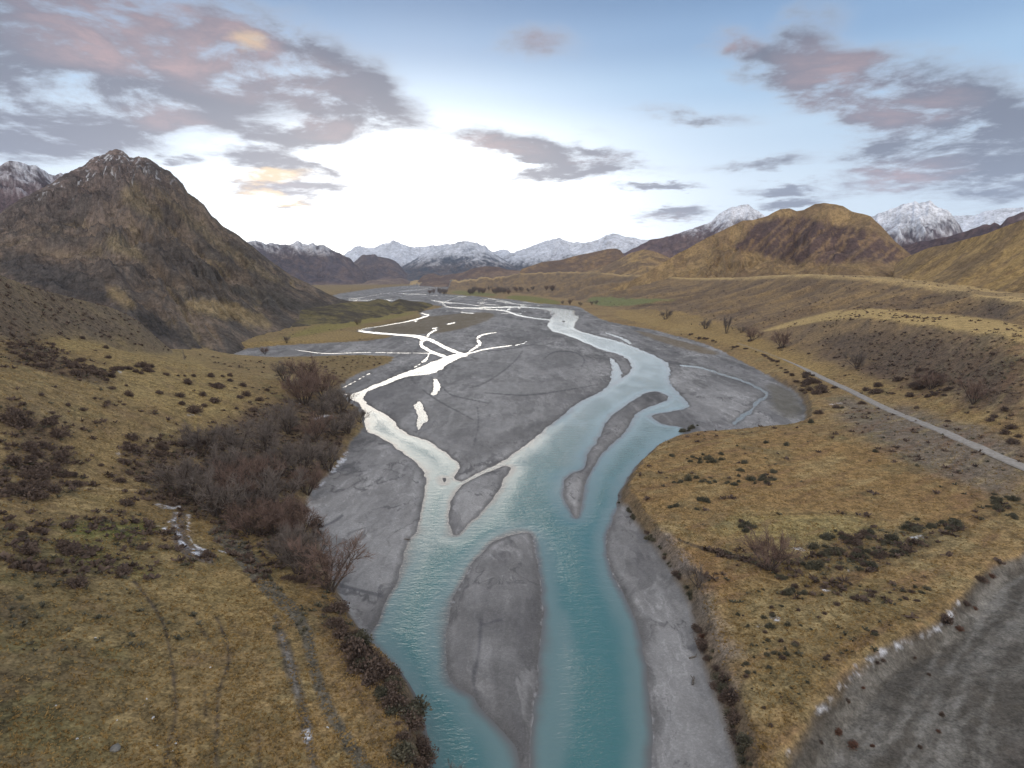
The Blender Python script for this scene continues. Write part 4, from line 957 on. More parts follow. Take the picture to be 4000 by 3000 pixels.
HILLS = [
    ('hill', 'low scrubby knob ending in a dark point beside the upper braids', Layer([(1080, 1225), (1260, 1196), (1330, 1184), (1440, 1177), (1478, 1167), (1510, 1172), (1530, 1181), (1560, 1167), (1600, 1175), (1650, 1179), (1700, 1190), (1738, 1199)],
        [(1080, 860, 600), (1330, 1000, 700), (1500, 1120, 850), (1650, 1220, 1020), (1738, 1260, 1180)], shape=.8, gul=.16, wave=60, back=.5, seed=31.), 260, 90, gold_hill((.165, .135, .062), (.10, .082, .050), (.062, .052, .042)), M_HILL, dict(pad=.004)),
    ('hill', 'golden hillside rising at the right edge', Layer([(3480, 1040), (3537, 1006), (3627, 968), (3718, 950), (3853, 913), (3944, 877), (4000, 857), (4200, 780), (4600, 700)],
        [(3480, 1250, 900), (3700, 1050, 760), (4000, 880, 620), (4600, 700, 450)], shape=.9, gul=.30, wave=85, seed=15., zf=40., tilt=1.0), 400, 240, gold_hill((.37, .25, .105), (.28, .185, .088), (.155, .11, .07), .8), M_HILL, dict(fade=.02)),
    ('hill', 'broad brown hill with dark eroded gullies and a small twin top', Layer([(2330, 1150), (2450, 1105), (2560, 1046), (2633, 1000), (2768, 925), (2904, 861), (2940, 859), (3003, 841), (3030, 826), (3049, 818), (3085, 814), (3112, 826), (3140, 822), (3184, 797), (3220, 792), (3293, 805), (3329, 826), (3401, 845), (3446, 886), (3492, 938), (3537, 976), (3600, 1030), (3640, 1075)],
        [(2330, 1560, 1490, -2), (2450, 1530, 1400, 0), (2560, 1520, 1300, 6), (2750, 1580, 1220, 28), (2900, 1650, 1200, 40), (3220, 1700, 1150, 40), (3640, 1500, 1150, 40)], shape=.85, gul=.42, wave=130, seed=17., zf=40., tilt=.5, jag=4), 460, 240, brown_hill, M_HILL, dict(rough=.6, fade=.04)),
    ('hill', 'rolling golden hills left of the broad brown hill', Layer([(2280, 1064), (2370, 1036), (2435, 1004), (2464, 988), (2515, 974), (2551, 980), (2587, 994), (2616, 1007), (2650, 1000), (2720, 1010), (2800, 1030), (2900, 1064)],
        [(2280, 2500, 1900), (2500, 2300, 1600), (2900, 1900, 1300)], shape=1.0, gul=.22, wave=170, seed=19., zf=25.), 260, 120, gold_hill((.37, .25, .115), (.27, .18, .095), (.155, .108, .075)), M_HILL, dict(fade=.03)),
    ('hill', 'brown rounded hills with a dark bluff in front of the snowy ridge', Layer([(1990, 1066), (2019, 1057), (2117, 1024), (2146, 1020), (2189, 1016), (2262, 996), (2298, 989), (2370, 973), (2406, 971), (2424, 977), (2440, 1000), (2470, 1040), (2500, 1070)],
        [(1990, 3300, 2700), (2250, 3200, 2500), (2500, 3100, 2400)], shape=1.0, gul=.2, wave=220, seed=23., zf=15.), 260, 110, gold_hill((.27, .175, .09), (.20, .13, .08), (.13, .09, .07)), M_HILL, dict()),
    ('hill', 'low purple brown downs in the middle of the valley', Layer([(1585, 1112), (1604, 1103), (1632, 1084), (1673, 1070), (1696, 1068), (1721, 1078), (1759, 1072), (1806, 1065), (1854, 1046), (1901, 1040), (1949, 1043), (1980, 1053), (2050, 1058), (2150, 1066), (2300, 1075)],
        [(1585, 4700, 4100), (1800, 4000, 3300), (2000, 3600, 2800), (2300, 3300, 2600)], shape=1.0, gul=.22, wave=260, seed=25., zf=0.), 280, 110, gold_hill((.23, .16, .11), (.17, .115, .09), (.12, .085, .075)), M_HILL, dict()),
    ('hill', 'pale river terrace under the dark ridge up the valley', Layer([(1230, 1120), (1260, 1104), (1300, 1100), (1347, 1103), (1427, 1103), (1490, 1094), (1569, 1091), (1610, 1108), (1640, 1118)], [(1230, 4400, 3900), (1450, 4700, 4150), (1640, 5000, 4600)], shape=.6, gul=.14, wave=120, plateau=True, seed=27., zf=-2.),
        200, 60, gold_hill((.27, .20, .145), (.20, .14, .11), (.15, .105, .09)), M_HILL, dict(depth=1.4)),
    ('mountain', 'big brown mountain on the left with a domed dark top', Layer([(-500, 1000), (-250, 940), (0, 830), (100, 765), (200, 715), (253, 681), (316, 646), (354, 621), (380, 607), (411, 601), (430, 589), (456, 584), (481, 591), (506, 613), (520, 614), (538, 608), (570, 613), (595, 626), (633, 655), (677, 684), (700, 706), (715, 722), (734, 757), (760, 772), (798, 804), (829, 846), (845, 856), (867, 881), (918, 911), (968, 949), (1013, 984), (1076, 1032), (1139, 1076), (1203, 1108), (1266, 1139), (1329, 1166), (1400, 1184)],
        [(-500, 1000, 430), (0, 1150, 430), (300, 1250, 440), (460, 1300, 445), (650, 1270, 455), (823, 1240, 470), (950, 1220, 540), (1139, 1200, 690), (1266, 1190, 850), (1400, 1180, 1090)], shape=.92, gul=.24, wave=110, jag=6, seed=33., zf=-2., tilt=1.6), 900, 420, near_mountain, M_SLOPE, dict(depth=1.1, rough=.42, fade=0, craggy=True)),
    ('mountain', 'dark jagged mountain with snow gullies behind the big left one', Layer([(-300, 640), (0, 652), (20, 640), (38, 633), (76, 634), (98, 641), (114, 648), (140, 645), (158, 658), (175, 664), (190, 675), (215, 679), (235, 672), (250, 680), (330, 720), (420, 800)], [(-300, 2000, 1250), (420, 2200, 1300)], shape=1.0, gul=.3, wave=140, jag=8, seed=35.),
        220, 140, rock_snow(330, 130, (.085, .068, .075), (.135, .095, .10), .8), M_SLOPE, dict()),
    ('mountain', 'serrated purple ridge dusted with snow beside the big left mountain', Layer([(900, 960), (962, 946), (1000, 940), (1038, 953), (1063, 949), (1089, 953), (1133, 956), (1150, 948), (1165, 941), (1180, 950), (1190, 953), (1206, 956), (1222, 948), (1232, 956), (1241, 959), (1266, 958), (1298, 975), (1336, 995), (1361, 1006), (1385, 1026), (1411, 1053), (1433, 1078), (1465, 1108)],
        [(900, 5000, 3900), (1465, 5300, 4300)], shape=1.0, gul=.34, wave=330, jag=7, seed=37., tilt=.3), 300, 120, rock_snow(265, 130, (.095, .080, .090), (.155, .115, .105), .75), M_FAR, dict()),
    ('mountain', 'pointed snowy peak at the head of the valley', Layer([(1341, 996), (1360, 982), (1379, 969), (1395, 959), (1420, 964), (1439, 969), (1465, 966), (1496, 951), (1522, 948), (1537, 936), (1553, 945), (1572, 953), (1594, 961), (1617, 966), (1680, 959), (1692, 957), (1711, 959), (1740, 952), (1790, 960)],
        [(1341, 11500, 8600), (1790, 11500, 8600)], drop=(60, 60), shape=1.0, gul=.26, wave=600, jag=5, seed=39., tilt=.3), 240, 100, rock_snow(200, 170, (.11, .10, .11), (.17, .14, .13), .9), M_FAR, dict()),
    ('mountain', 'dark lower ridge below the pointed snowy peak', Layer([(1350, 1060), (1385, 1022), (1417, 994), (1436, 996), (1465, 992), (1477, 1002), (1522, 1010), (1534, 1015), (1553, 1027), (1569, 1043), (1585, 1065), (1604, 1090)], [(1350, 7000, 5200), (1604, 6800, 5600)], drop=(40, 25), shape=1.0, gul=.3, wave=420, jag=4, seed=41.),
        160, 80, rock_snow(360, 160, (.10, .082, .088), (.16, .118, .105), .5), M_FAR, dict()),
    ('mountain', 'blunt blue shouldered mountain in the middle with snow on its upper half', Layer([(1560, 1052), (1575, 1040), (1617, 1015), (1664, 986), (1705, 972), (1743, 958), (1775, 951), (1791, 943), (1822, 941), (1844, 945), (1863, 948), (1879, 957), (1895, 958), (1908, 973), (1930, 989), (1965, 1011), (2000, 1034), (2030, 1058)],
        [(1560, 8500, 5600), (2030, 8000, 5600)], drop=(60, 60), shape=1.0, gul=.3, wave=480, jag=4, seed=43., tilt=-.6), 260, 110, rock_snow(265, 190, (.075, .085, .105), (.15, .12, .11), .8), M_FAR, dict()),
    ('mountain', 'small far snowy top seen through the gap', Layer([(1900, 1000), (1925, 984), (1965, 973), (1985, 978), (1994, 986), (2040, 1010)], [(1900, 14500, 11500), (2040, 14500, 11500)], drop=(60, 60), gul=.2, wave=600, jag=3, seed=45.), 80, 60, rock_snow(250, 160, (.12, .11, .12), (.17, .15, .14), .9), M_FAR, dict()),
    ('mountain', 'snowy mountain with a long left ridge right of the valley gap', Layer([(1961, 1006), (1998, 987), (2045, 973), (2081, 959), (2131, 940), (2168, 933), (2186, 928), (2207, 939), (2240, 948), (2254, 944), (2283, 949), (2330, 985)], [(1961, 9500, 6600), (2330, 9500, 6800)], drop=(70, 60), gul=.28, wave=520, jag=4, seed=47., tilt=-.4),
        220, 100, rock_snow(235, 180, (.085, .09, .105), (.15, .125, .115), .9), M_FAR, dict()),
    ('mountain', 'smooth snowy dome left of the purple ridge', Layer([(2100, 1030), (2146, 1009), (2226, 973), (2283, 949), (2334, 937), (2367, 919), (2396, 911), (2417, 915), (2443, 926), (2479, 928), (2508, 937), (2551, 937), (2620, 950)], [(2100, 7400, 5200), (2620, 7400, 5200)], drop=(70, 70), gul=.28, wave=420, jag=3, seed=49., tilt=-.6),
        240, 100, rock_snow(215, 160, (.10, .095, .105), (.16, .125, .115), .9), M_FAR, dict()),
    ('mountain', 'purple ridge climbing to a steep white peak left of the brown hill', Layer([(2380, 1020), (2434, 990), (2542, 937), (2615, 922), (2723, 886), (2777, 868), (2800, 842), (2814, 832), (2859, 809), (2886, 805), (2905, 800), (2922, 796), (2935, 808), (2949, 818), (2994, 845), (3040, 880), (3100, 930)], [(2380, 4800, 3400), (3100, 4800, 3300)], drop=(70, 70), gul=.30, wave=300, jag=6, seed=51., tilt=.5),
        300, 120, rock_snow(395, 110, (.115, .078, .080), (.17, .115, .10), .9), M_FAR, dict()),
    ('mountain', 'dark purple ridge with a ragged crest running to the right edge', Layer([(3400, 1010), (3492, 967), (3627, 940), (3754, 908), (3808, 895), (3853, 877), (3868, 878), (3885, 867), (3907, 881), (3920, 868), (3935, 850), (3953, 846), (4000, 827), (4200, 780)], [(3400, 2700, 1900), (4200, 2500, 1700)], drop=(80, 0), gul=.3, wave=180, jag=10, seed=53.),
        220, 100, rock_snow(300, 80, (.085, .058, .064), (.13, .085, .08), .6), M_FAR, dict()),
    ('mountain', 'rocky snow covered peak right of the brown hill', Layer([(3330, 890), (3410, 845), (3464, 823), (3519, 800), (3573, 788), (3591, 796), (3610, 790), (3632, 782), (3645, 792), (3654, 800), (3680, 810), (3700, 823), (3727, 850), (3763, 904), (3800, 960)], [(3330, 5200, 3500), (3800, 5200, 3500)], drop=(90, 60), gul=.34, wave=330, jag=8, seed=55., tilt=.3),
        260, 120, rock_snow(330, 160, (.10, .075, .085), (.155, .11, .105), .95), M_FAR, dict()),
    ('mountain', 'far smooth snowfield behind the rocky peak', Layer([(3660, 860), (3727, 842), (3808, 841), (3853, 823), (3916, 814), (4000, 811), (4300, 800)], [(3660, 8500, 6000), (4300, 8500, 6000)], drop=(80, 0), gul=.12, wave=700, jag=2, seed=57.), 160, 80, rock_snow(200, 200, (.2, .2, .22), (.25, .24, .25), 1.0), M_FAR, dict()),
]
for nm, lab, ly, na, nr, pf, mt, kw in HILLS:
    mountain(nm, lab, ly, na, nr, pf, mt, **kw)

# the air between: one box of thin even haze round camera and scene
def haze(density):
    x0, x1, y0, y1, z0, z1 = -13500., 13500., -800., 16500., -400., 2300.
    me = bpy.data.meshes.new('haze')
    v = [(x, y, z) for x in (x0, x1) for y in (y0, y1) for z in (z0, z1)]
    me.from_pydata(v, [], [(0, 1, 3, 2), (4, 6, 7, 5), (0, 4, 5, 1), (2, 3, 7, 6), (0, 2, 6, 4), (1, 5, 7, 3)])
    m_ = bpy.data.materials.new('haze'); m_.use_nodes = True; nt = m_.node_tree; nt.nodes.clear()
    o_ = nt.nodes.new('ShaderNodeOutputMaterial'); p_ = nt.nodes.new('ShaderNodeVolumePrincipled')
    p_.inputs['Color'].default_value = (.66, .78, 1.0, 1); p_.inputs['Density'].default_value = density; p_.inputs['Anisotropy'].default_value = .1
    nt.links.new(p_.outputs[0], o_.inputs['Volume'])
    me.materials.append(m_)
    o = bpy.data.objects.new('haze', me); COL.objects.link(o); o['kind'] = 'stuff'
    o['label'] = 'thin blue haze over the valley'


haze(3.0e-5)

# ------------------------------------------------------------------ plants, stones, road
rng_ = random.Random(11)


def gz_vec(x, y):
    a = np.arctan2(x, y); r = np.hypot(x, y)
    f = (a - AZ[0]) / (AZ[1] - AZ[0]); i = np.clip(f.astype(int), 0, len(AZ) - 2); fa = np.clip(f - i, 0, 1)
    j = np.clip(np.searchsorted(RR, r) - 1, 0, len(RR) - 2); fr = np.clip((r - RR[j]) / (RR[j + 1] - RR[j]), 0, 1)
    return lerp(lerp(ZG[i, j], ZG[i, j + 1], fr), lerp(ZG[i + 1, j], ZG[i + 1, j + 1], fr), fa), i, j


class MB:
    """collects tubes, ribbons and leaf faces; link() makes ONE mesh object"""
    def __init__(s): s.v, s.f = [], []

    def ribbon(s, p, q, w0, w1, roll):
        p, q = np.asarray(p), np.asarray(q)
        d = q - p; d = d / (np.linalg.norm(d) + 1e-9)
        a = np.cross(d, (math.cos(roll), math.sin(roll), .3)); a = a / (np.linalg.norm(a) + 1e-9)
        n = len(s.v)
        s.v += [p - a * w0 / 2, p + a * w0 / 2, q + a * w1 / 2, q - a * w1 / 2]
        s.f.append((n, n + 1, n + 2, n + 3))

    def tube(s, pts, rad, k=5):
        n0 = len(s.v)
        for i, (p, r) in enumerate(zip(pts, rad)):
            d = np.asarray(pts[min(i + 1, len(pts) - 1)]) - np.asarray(pts[max(i - 1, 0)])
            d = d / (np.linalg.norm(d) + 1e-9)
            a = np.cross(d, (.31, .95, .05)); a /= np.linalg.norm(a) + 1e-9
            b = np.cross(d, a)
            for j in range(k):
                t = 2 * math.pi * j / k
                s.v.append(np.asarray(p) + (a * math.cos(t) + b * math.sin(t)) * r)
        for i in range(len(pts) - 1):
            for j in range(k):
                s.f.append((n0 + i * k + j, n0 + i * k + (j + 1) % k, n0 + (i + 1) * k + (j + 1) % k, n0 + (i + 1) * k + j))

    def mesh(s, name, mat):
        me = bpy.data.meshes.new(name); me.from_pydata([tuple(map(float, x)) for x in s.v], [], s.f); me.materials.append(mat); me.update()
        return me


def unit(v): v = np.asarray(v, float); return v / (np.linalg.norm(v) + 1e-9)


def willow_meshes(seed, H=7.0, spread=.8, stems=6, mat=None, up=.55):
    """many stemmed bare tree: trunk mesh (stems and limbs) and crown mesh (the fine twigs)"""
    q = np.random.RandomState(seed); T, K = MB(), MB()
    for i in range(stems):
        az = 2 * math.pi * (i + q.uniform(-.3, .3)) / stems
        lean = q.uniform(.15, 1.0) * spread
        d = unit((math.cos(az) * lean, math.sin(az) * lean, 1.0))
        p = np.array((math.cos(az) * .22, math.sin(az) * .22, -.3)); L = H * q.uniform(.52, .72)
        pts = [p]
        for k in range(4):
            d = unit(d + q.normal(0, .12, 3) + (0, 0, .06)); pts.append(pts[-1] + d * L / 4)
        r0 = .05 + .014 * H * q.uniform(.7, 1.2)
        T.tube(pts, [r0, r0 * .8, r0 * .62, r0 * .45, r0 * .28], 5)
        pts = np.array(pts)
        for b in range(8):
            t = q.uniform(.28, 1.0) * 4; k = min(int(t), 3); bp = lerp(pts[k], pts[k + 1], t - k)
            out = unit((bp[0], bp[1], 0.01)); bd = unit(out * q.uniform(.1, .9) + q.normal(0, .45, 3) + (0, 0, up + .25))
            bl = H * q.uniform(.16, .33); b1 = bp + bd * bl * .5; b2 = b1 + unit(bd + q.normal(0, .2, 3)) * bl * .5
            T.tube([bp, b1, b2], [.045, .032, .018], 3)
            for c in range(8):
                t2 = q.uniform(.2, 1.0); cp = lerp(bp, b1, t2 * 2) if t2 < .5 else lerp(b1, b2, t2 * 2 - 1)
                cd = unit(bd + q.normal(0, .55, 3) + (0, 0, up * .5)); cl = H * q.uniform(.08, .17); ce = cp + cd * cl
                K.ribbon(cp, ce, .050, .020, q.uniform(0, 6))
                for w in range(6):
                    t3 = q.uniform(.15, 1.0); wp = lerp(cp, ce, t3)
                    wd = unit(cd + q.normal(0, .5, 3) + (0, 0, up * .4)); K.ribbon(wp, wp + wd * H * q.uniform(.05, .12), .036, .012, q.uniform(0, 6))
    return T.mesh('willow_trunk', M_BARK), K.mesh('willow_crown', mat or M_TWIG)


def bush_mesh(seed, mat, flatness=.8, n=420, leaf=300, leafsize=.13, name='bush'):
    """dome of twigs with small leaf clumps, about 2 m wide"""
    q = np.random.RandomState(seed); B = MB()
    lobes = [(q.uniform(-.45, .45), q.uniform(-.45, .45), q.uniform(.55, .85)) for _ in range(5)]
    for i in range(n):
        lx, ly, lr = lobes[q.randint(5)]
        d = unit(q.normal(0, 1, 3)); d[2] = abs(d[2])
        p = np.array((lx * .5, ly * .5, 0)) + d * (.1, .1, .05); e = np.array((lx, ly, -.05)) + d * (lr, lr, lr * flatness * 1.9) * q.uniform(.65, 1.05)
        B.ribbon(p, e, .045, .02, q.uniform(0, 6))
    for i in range(leaf):
        lx, ly, lr = lobes[q.randint(5)]
        d = unit(q.normal(0, 1, 3)); d[2] = abs(d[2])
        c = np.array((lx, ly, 0)) + d * (lr, lr, lr * flatness * 1.85) * q.uniform(.55, 1.0)
        t = unit(q.normal(0, 1, 3)); B.ribbon(c - t * leafsize * .6, c + t * leafsize * .6, leafsize, leafsize * .6, q.uniform(0, 6))
    return B.mesh(name, mat)


def put(name, me, px, py, size=None, label=None, cat=None, group=None, wpx=None, native=2.45, flat_=1.0, at=None, sink=.05):
    """place a one-mesh thing on the ground seen at a pixel; wpx = its width in px there"""
    x, y, z = at if at else hit(px, py)
    dist = math.sqrt(x * x + y * y + (z - CAMH) ** 2)
    s = size if size else max(wpx * dist / FPX / native, .12)
    o = bpy.data.objects.new(name, me); COL.objects.link(o)
    o.location = (x, y, z - sink * s); o.rotation_euler = (0, 0, rng_.uniform(0, 6.28)); k = rng_.uniform(.8, 1.25); s *= rng_.choice((.55, .75, .9, 1.0, 1.15, 1.45))
    o.scale = (s * k, s / k, s * flat_ * rng_.uniform(.85, 1.15))
    o['label'] = label; o['category'] = cat
    if group: o['group'] = group
    return o


def in_poly(p, n, jitter=0):
    p = np.array(p, float); out = []
    lo, hi = p.min(0), p.max(0); k = 0
    while len(out) < n and k < n * 80:
        k += 1
        x, y = rng_.uniform(lo[0], hi[0]), rng_.uniform(lo[1], hi[1]); ins = False
        for (ax, ay), (bx, by) in zip(p, np.roll(p, -1, 0)):
            if (ay > y) != (by > y) and x < (bx - ax) * (y - ay) / (by - ay) + ax: ins = not ins
        if ins: out.append((x, y))
    return out


def along(p, n, jx=10, jy=6):
    p = chaikin(np.array(p, float), 2, False); L = np.r_[0, np.cumsum(np.hypot(*np.diff(p, axis=0).T))]
    t = np.sort([rng_.uniform(0, L[-1]) for _ in range(n)])
    return [(np.interp(a, L, p[:, 0]) + rng_.uniform(-jx, jx), np.interp(a, L, p[:, 1]) + rng_.uniform(-jy, jy)) for a in t]


# -- trees
WIL = [willow_meshes(s, 7.0, sp, st, m_) for s, sp, st, m_ in ((1, .85, 7, M_TWIG), (2, .7, 6, M_TWIG), (3, 1.0, 8, M_TWIG_RED), (4, .55, 5, M_TWIG), (5, .9, 7, M_TWIG_RED))]


def tree(px, py, wpx, label, group=None, kind=None, hk=1.0, name='willow_tree', cat='tree'):
    x, y, z = hit(px, py); dist = math.sqrt(x * x + y * y + (z - CAMH) ** 2)
    v = kind if kind is not None else rng_.randrange(5)
    s = wpx * dist / FPX / 7.6
    root = bpy.data.objects.new(name, None); COL.objects.link(root)
    root.empty_display_size = .5
    root.location = (x, y, z); root.rotation_euler = (0, 0, rng_.uniform(0, 6.28)); root.scale = (s, s, s * hk * rng_.uniform(.92, 1.08))
    root['label'] = label; root['category'] = cat
    if group: root['group'] = group
    for nm, me in (('trunk', WIL[v][0]), ('crown', WIL[v][1])):
        c = bpy.data.objects.new(nm, me); COL.objects.link(c); c.parent = root
    return root


BELT = [(700, 1935, 180), (770, 1955, 170), (842, 2015, 215), (905, 1960, 190), (1000, 1930, 190), (1089, 1984, 190), (918, 1806, 200), (1044, 1768, 190), (1177, 1851, 190), (1127, 1692, 165), (1190, 1578, 150),
        (1203, 1515, 150), (1114, 1490, 95), (1266, 1553, 140), (1330, 1617, 130), (1361, 1692, 130), (1070, 2091, 160), (1171, 2100, 160), (1115, 2190, 150), (1165, 2240, 190), (790, 1776, 160), (980, 1860, 180),
        (1090, 1860, 170), (1250, 1640, 120), (1300, 1700, 120), (1020, 2010, 170), (1225, 1530, 110), (1290, 1590, 110), (1160, 1540, 110), (1200, 1930, 140), (1130, 2060, 140), (860, 1880, 170), (1230, 1720, 130), (1190, 2160, 140)]
for px, py, w in BELT:
    tree(px, py, w * 1.05, 'bare purple brown willow in the dense thicket along the left riverbank', 'willows of the left bank thicket', hk=.95)
tree(1285, 1838, 150, 'bare willow at the gravel edge, over snow scraps below the thicket', kind=0)
tree(975, 2085, 170, 'reddish willow on visible dark trunks beside the grey farm track', kind=2)
tree(1291, 2305, 275, 'lone fan shaped bare willow leaning over the gravel bar, lower left', kind=4, hk=.9)
tree(1405, 1652, 85, 'thin pale willow standing in the edge of the white left channel', kind=3)
tree(1775, 3150, 150, 'willow top poking into the picture at its bottom edge beside the water', kind=0)
tree(3005, 2225, 185, 'big round rusty willow on the right terrace beside the dark ditch', kind=2, hk=1.0)
tree(2727, 2290, 105, 'dark leafless tree at the right bank above the pale silt', kind=1)
tree(2755, 1284, 58, 'small rounded bare tree, upstream end of the row on the golden flat', kind=0, hk=.85)
tree(2837, 1303, 52, 'tall thin grey tree in the row on the golden flat', kind=3, hk=1.7)
tree(2897, 1298, 42, 'smallest bare tree in the row on the golden flat', kind=1, hk=.8)
tree(2935, 1330, 68, 'dark bare tree next to the tall thin grey one', kind=4, hk=.85)
tree(3056, 1360, 82, 'widest rounded bare tree at the middle of the row on the golden flat', kind=4, hk=.9)
tree(3347, 1436, 78, 'sparse forked tree at the foot of the scrubby slope', kind=0, hk=.9)
tree(3638, 1520, 90, 'bare tree rising from a brown thicket on the golden flat', kind=2, hk=.95)
tree(3803, 1577, 92, 'dark dense bare tree nearest the right edge, above the road', kind=4, hk=1.0)
tree(2600, 1247, 56, 'round dark tree on the bank beside the upper golden strip', kind=1)
tree(1035, 1384, 36, 'single dark bush-like tree on the grey side stream', kind=2)
tree(1120, 1340, 40, 'small grey willow on the terrace above the grey side stream', kind=3)
tree(1395, 1268, 34, 'small willow at the bend of the thin upper braid', kind=1)
for px, py, w in ((2197, 1188, 15), (2226, 1190, 24), (2268, 1194, 20), (2312, 1192, 22), (2328, 1188, 20)):
    tree(px, py, w, 'far dark tree in the short row left of the green field', 'tree row by the green field', hk=1.2)
for k in range(46):
    if k < 28: px, py = rng_.uniform(1830, 1990), rng_.uniform(1136, 1150)
    elif k < 36: px, py = rng_.uniform(1678, 1755), rng_.uniform(1143, 1151)
    else: px, py = rng_.uniform(2010, 2180), rng_.uniform(1132, 1140)
    tree(px, py, rng_.uniform(16, 26), 'far bare tree in the purple belt beyond the braids', 'far tree belt across the valley', hk=1.15)

# -- bushes
BRI = [bush_mesh(20 + i, M_BRIAR, f, name='briar_bush') for i, f in enumerate((.8, .7, .95, .6))]
THO = [bush_mesh(30 + i, M_THORN, f, name='thorn_bush') for i, f in enumerate((.8, .7, .95))]
RUS = [bush_mesh(40 + i, M_RUST, f, name='rusty_bush') for i, f in enumerate((.8, .7))]


def bushes(pts, size, label, group, kinds=BRI, name='briar_bush', cat='bush', fl=.9):
    for p in pts:
        w = p[2] if len(p) > 2 else rng_.uniform(*size)
        put(name, rng_.choice(kinds), p[0], p[1], label=label, cat=cat, group=group, wpx=w, flat_=fl)


def R4(l): return [(.633 * a[0], 1300 + .633 * a[1]) + ((.633 * a[2],) if len(a) > 2 else ()) for a in l]
def R6(l): return [(2600 + .633 * a[0], 1500 + .633 * a[1]) + ((.633 * a[2],) if len(a) > 2 else ()) for a in l]
def R3(l): return [(2600 + .633 * a[0], 700 + .633 * a[1]) + ((.633 * a[2],) if len(a) > 2 else ()) for a in l]
def R8(l): return [(2400 + .7233 * a[0], 1950 + .7233 * a[1]) + ((.7233 * a[2],) if len(a) > 2 else ()) for a in l]


bushes(R4([(1025, 262), (1095, 266), (1140, 268), (1195, 270), (1300, 272), (1372, 270), (1160, 316), (1110, 395, 60), (1245, 388, 55), (1325, 424, 62), (1265, 452), (1120, 442), (1190, 495, 70), (980, 374), (775, 326), (790, 388), (812, 392),
           (650, 296), (690, 346), (760, 446), (660, 436), (400, 556, 56), (510, 596, 56), (330, 528), (515, 478), (420, 452), (585, 408), (180, 500, 62), (140, 442), (80, 482), (250, 388), (320, 498), (490, 178, 60), (425, 42), (510, 36), (320, 76),
           (590, 112), (655, 96), (660, 156), (870, 212, 60), (910, 242, 60), (830, 242, 50), (700, 236), (1420, 300), (1450, 340), (1500, 330), (1480, 400, 70), (1520, 390, 60), (1420, 270), (1560, 340), (1340, 340, 70), (1300, 320), (1380, 480, 60), (1460, 470, 60), (1560, 480, 70), (1600, 420), (1650, 360, 60)]),
       (24, 36), 'small dark round bush dotted over the open golden slope, left bank', 'bushes dotted over the left slope')
bushes(in_poly([(0, 1600), (180, 1640), (290, 1770), (330, 1900), (120, 1935), (0, 1915)], 46), (34, 62), 'dark briar bush in the tangled thicket at the left edge', 'left edge thicket bushes')
bushes(in_poly([(25, 1350), (160, 1345), (220, 1400), (290, 1430), (420, 1440), (600, 1420), (600, 1455), (420, 1475), (250, 1470), (70, 1420)], 44), (26, 44), 'dark bush in the black band crossing the upper left slope', 'bushes of the dark upper left band', fl=.75)
bushes(in_poly([(470, 1720), (620, 1720), (760, 1690), (900, 1690), (900, 1740), (600, 1900), (480, 1850)], 16) + in_poly([(1180, 1900), (1300, 2290), (1240, 2330), (1100, 2250), (1100, 2000)], 14), (40, 75), 'low briar filling gaps under the left bank willows', 'undergrowth under the willows')
bushes(R4([(430, 1365, 150), (390, 1330, 110), (170, 1360, 110), (60, 1200, 130), (130, 1250, 90), (400, 1185, 75), (640, 1150, 95), (880, 1330, 125), (760, 1490, 140), (840, 1170, 80), (470, 1560, 120), (1060, 1065, 100), (780, 1060, 120), (60, 1450, 100), (30, 1000, 120), (160, 1000, 120), (250, 1010, 100), (620, 820, 60), (780, 690, 90), (760, 800, 80), (800, 870, 90), (740, 920, 80), (430, 880, 90), (330, 860, 90)]),
       (40, 60), 'broad brown bush on the near left meadow above the farm track', 'bushes on the near left meadow', fl=.7)
bushes(in_poly([(1300, 2340), (1420, 2520), (1560, 2660), (1620, 2760), (1650, 2900), (1665, 3010), (1590, 3010), (1540, 2800), (1420, 2620), (1330, 2480), (1250, 2390)], 64), (45, 125), 'tangled reddish brown bush on the near left riverbank above turquoise water', 'bushes of the near left bank', BRI + THO + BRI, fl=.85)


def clump(cx, cy, n, dx, dy): return [(cx + rng_.gauss(0, dx / 2), cy + rng_.gauss(0, dy / 2)) for _ in range(n)]


g = []
for a in ((150, 275, 8, 90, 40), (40, 447, 3, 30, 6), (170, 472, 6, 40, 18), (280, 468, 9, 70, 28), (480, 488, 3, 40, 8), (460, 538, 5, 40, 20), (100, 608, 7, 60, 14), (250, 602, 8, 100, 16), (430, 622, 8, 60, 24), (560, 602, 6, 50, 16), (630, 592, 8, 50, 34), (700, 542, 3, 40, 10), (240, 718, 7, 60, 24), (60, 752, 4, 40, 14)):
    g += clump(*a)
g += [(440, 384, 40), (620, 364, 40), (745, 380, 36), (1295, 420, 40), (190, 775, 40), (1090, 150, 40), (900, 240, 36)]
bushes(R6(g), (20, 32), 'grey green thorn bush in the small clumps on the orange terrace', 'thorn bushes of the orange terrace', THO, 'thorn_bush')
g = []
for a in ((1540, 885, 9, 50, 30), (1640, 888, 5, 50, 20), (1770, 875, 10, 70, 26), (1000, 955, 8, 60, 36), (1120, 965, 8, 60, 36), (1220, 935, 8, 60, 36), (1380, 972, 7, 60, 26), (1000, 1045, 10, 100, 36), (1150, 1065, 12, 120, 44), (1300, 1055, 9, 90, 36), (1440, 1045, 7, 60, 30), (480, 905, 9, 70, 44), (900, 1135, 8, 90, 26), (1200, 1135, 9, 90, 26), (720, 1205, 6, 70, 40), (800, 1285, 6, 60, 30)):
    g += clump(*a)
bushes(R6(g), (24, 44), 'dark thorn bush in the wide grey band across the right terrace', 'thorn bushes of the grey band', THO + BRI[:1], 'thorn_bush')
g = []
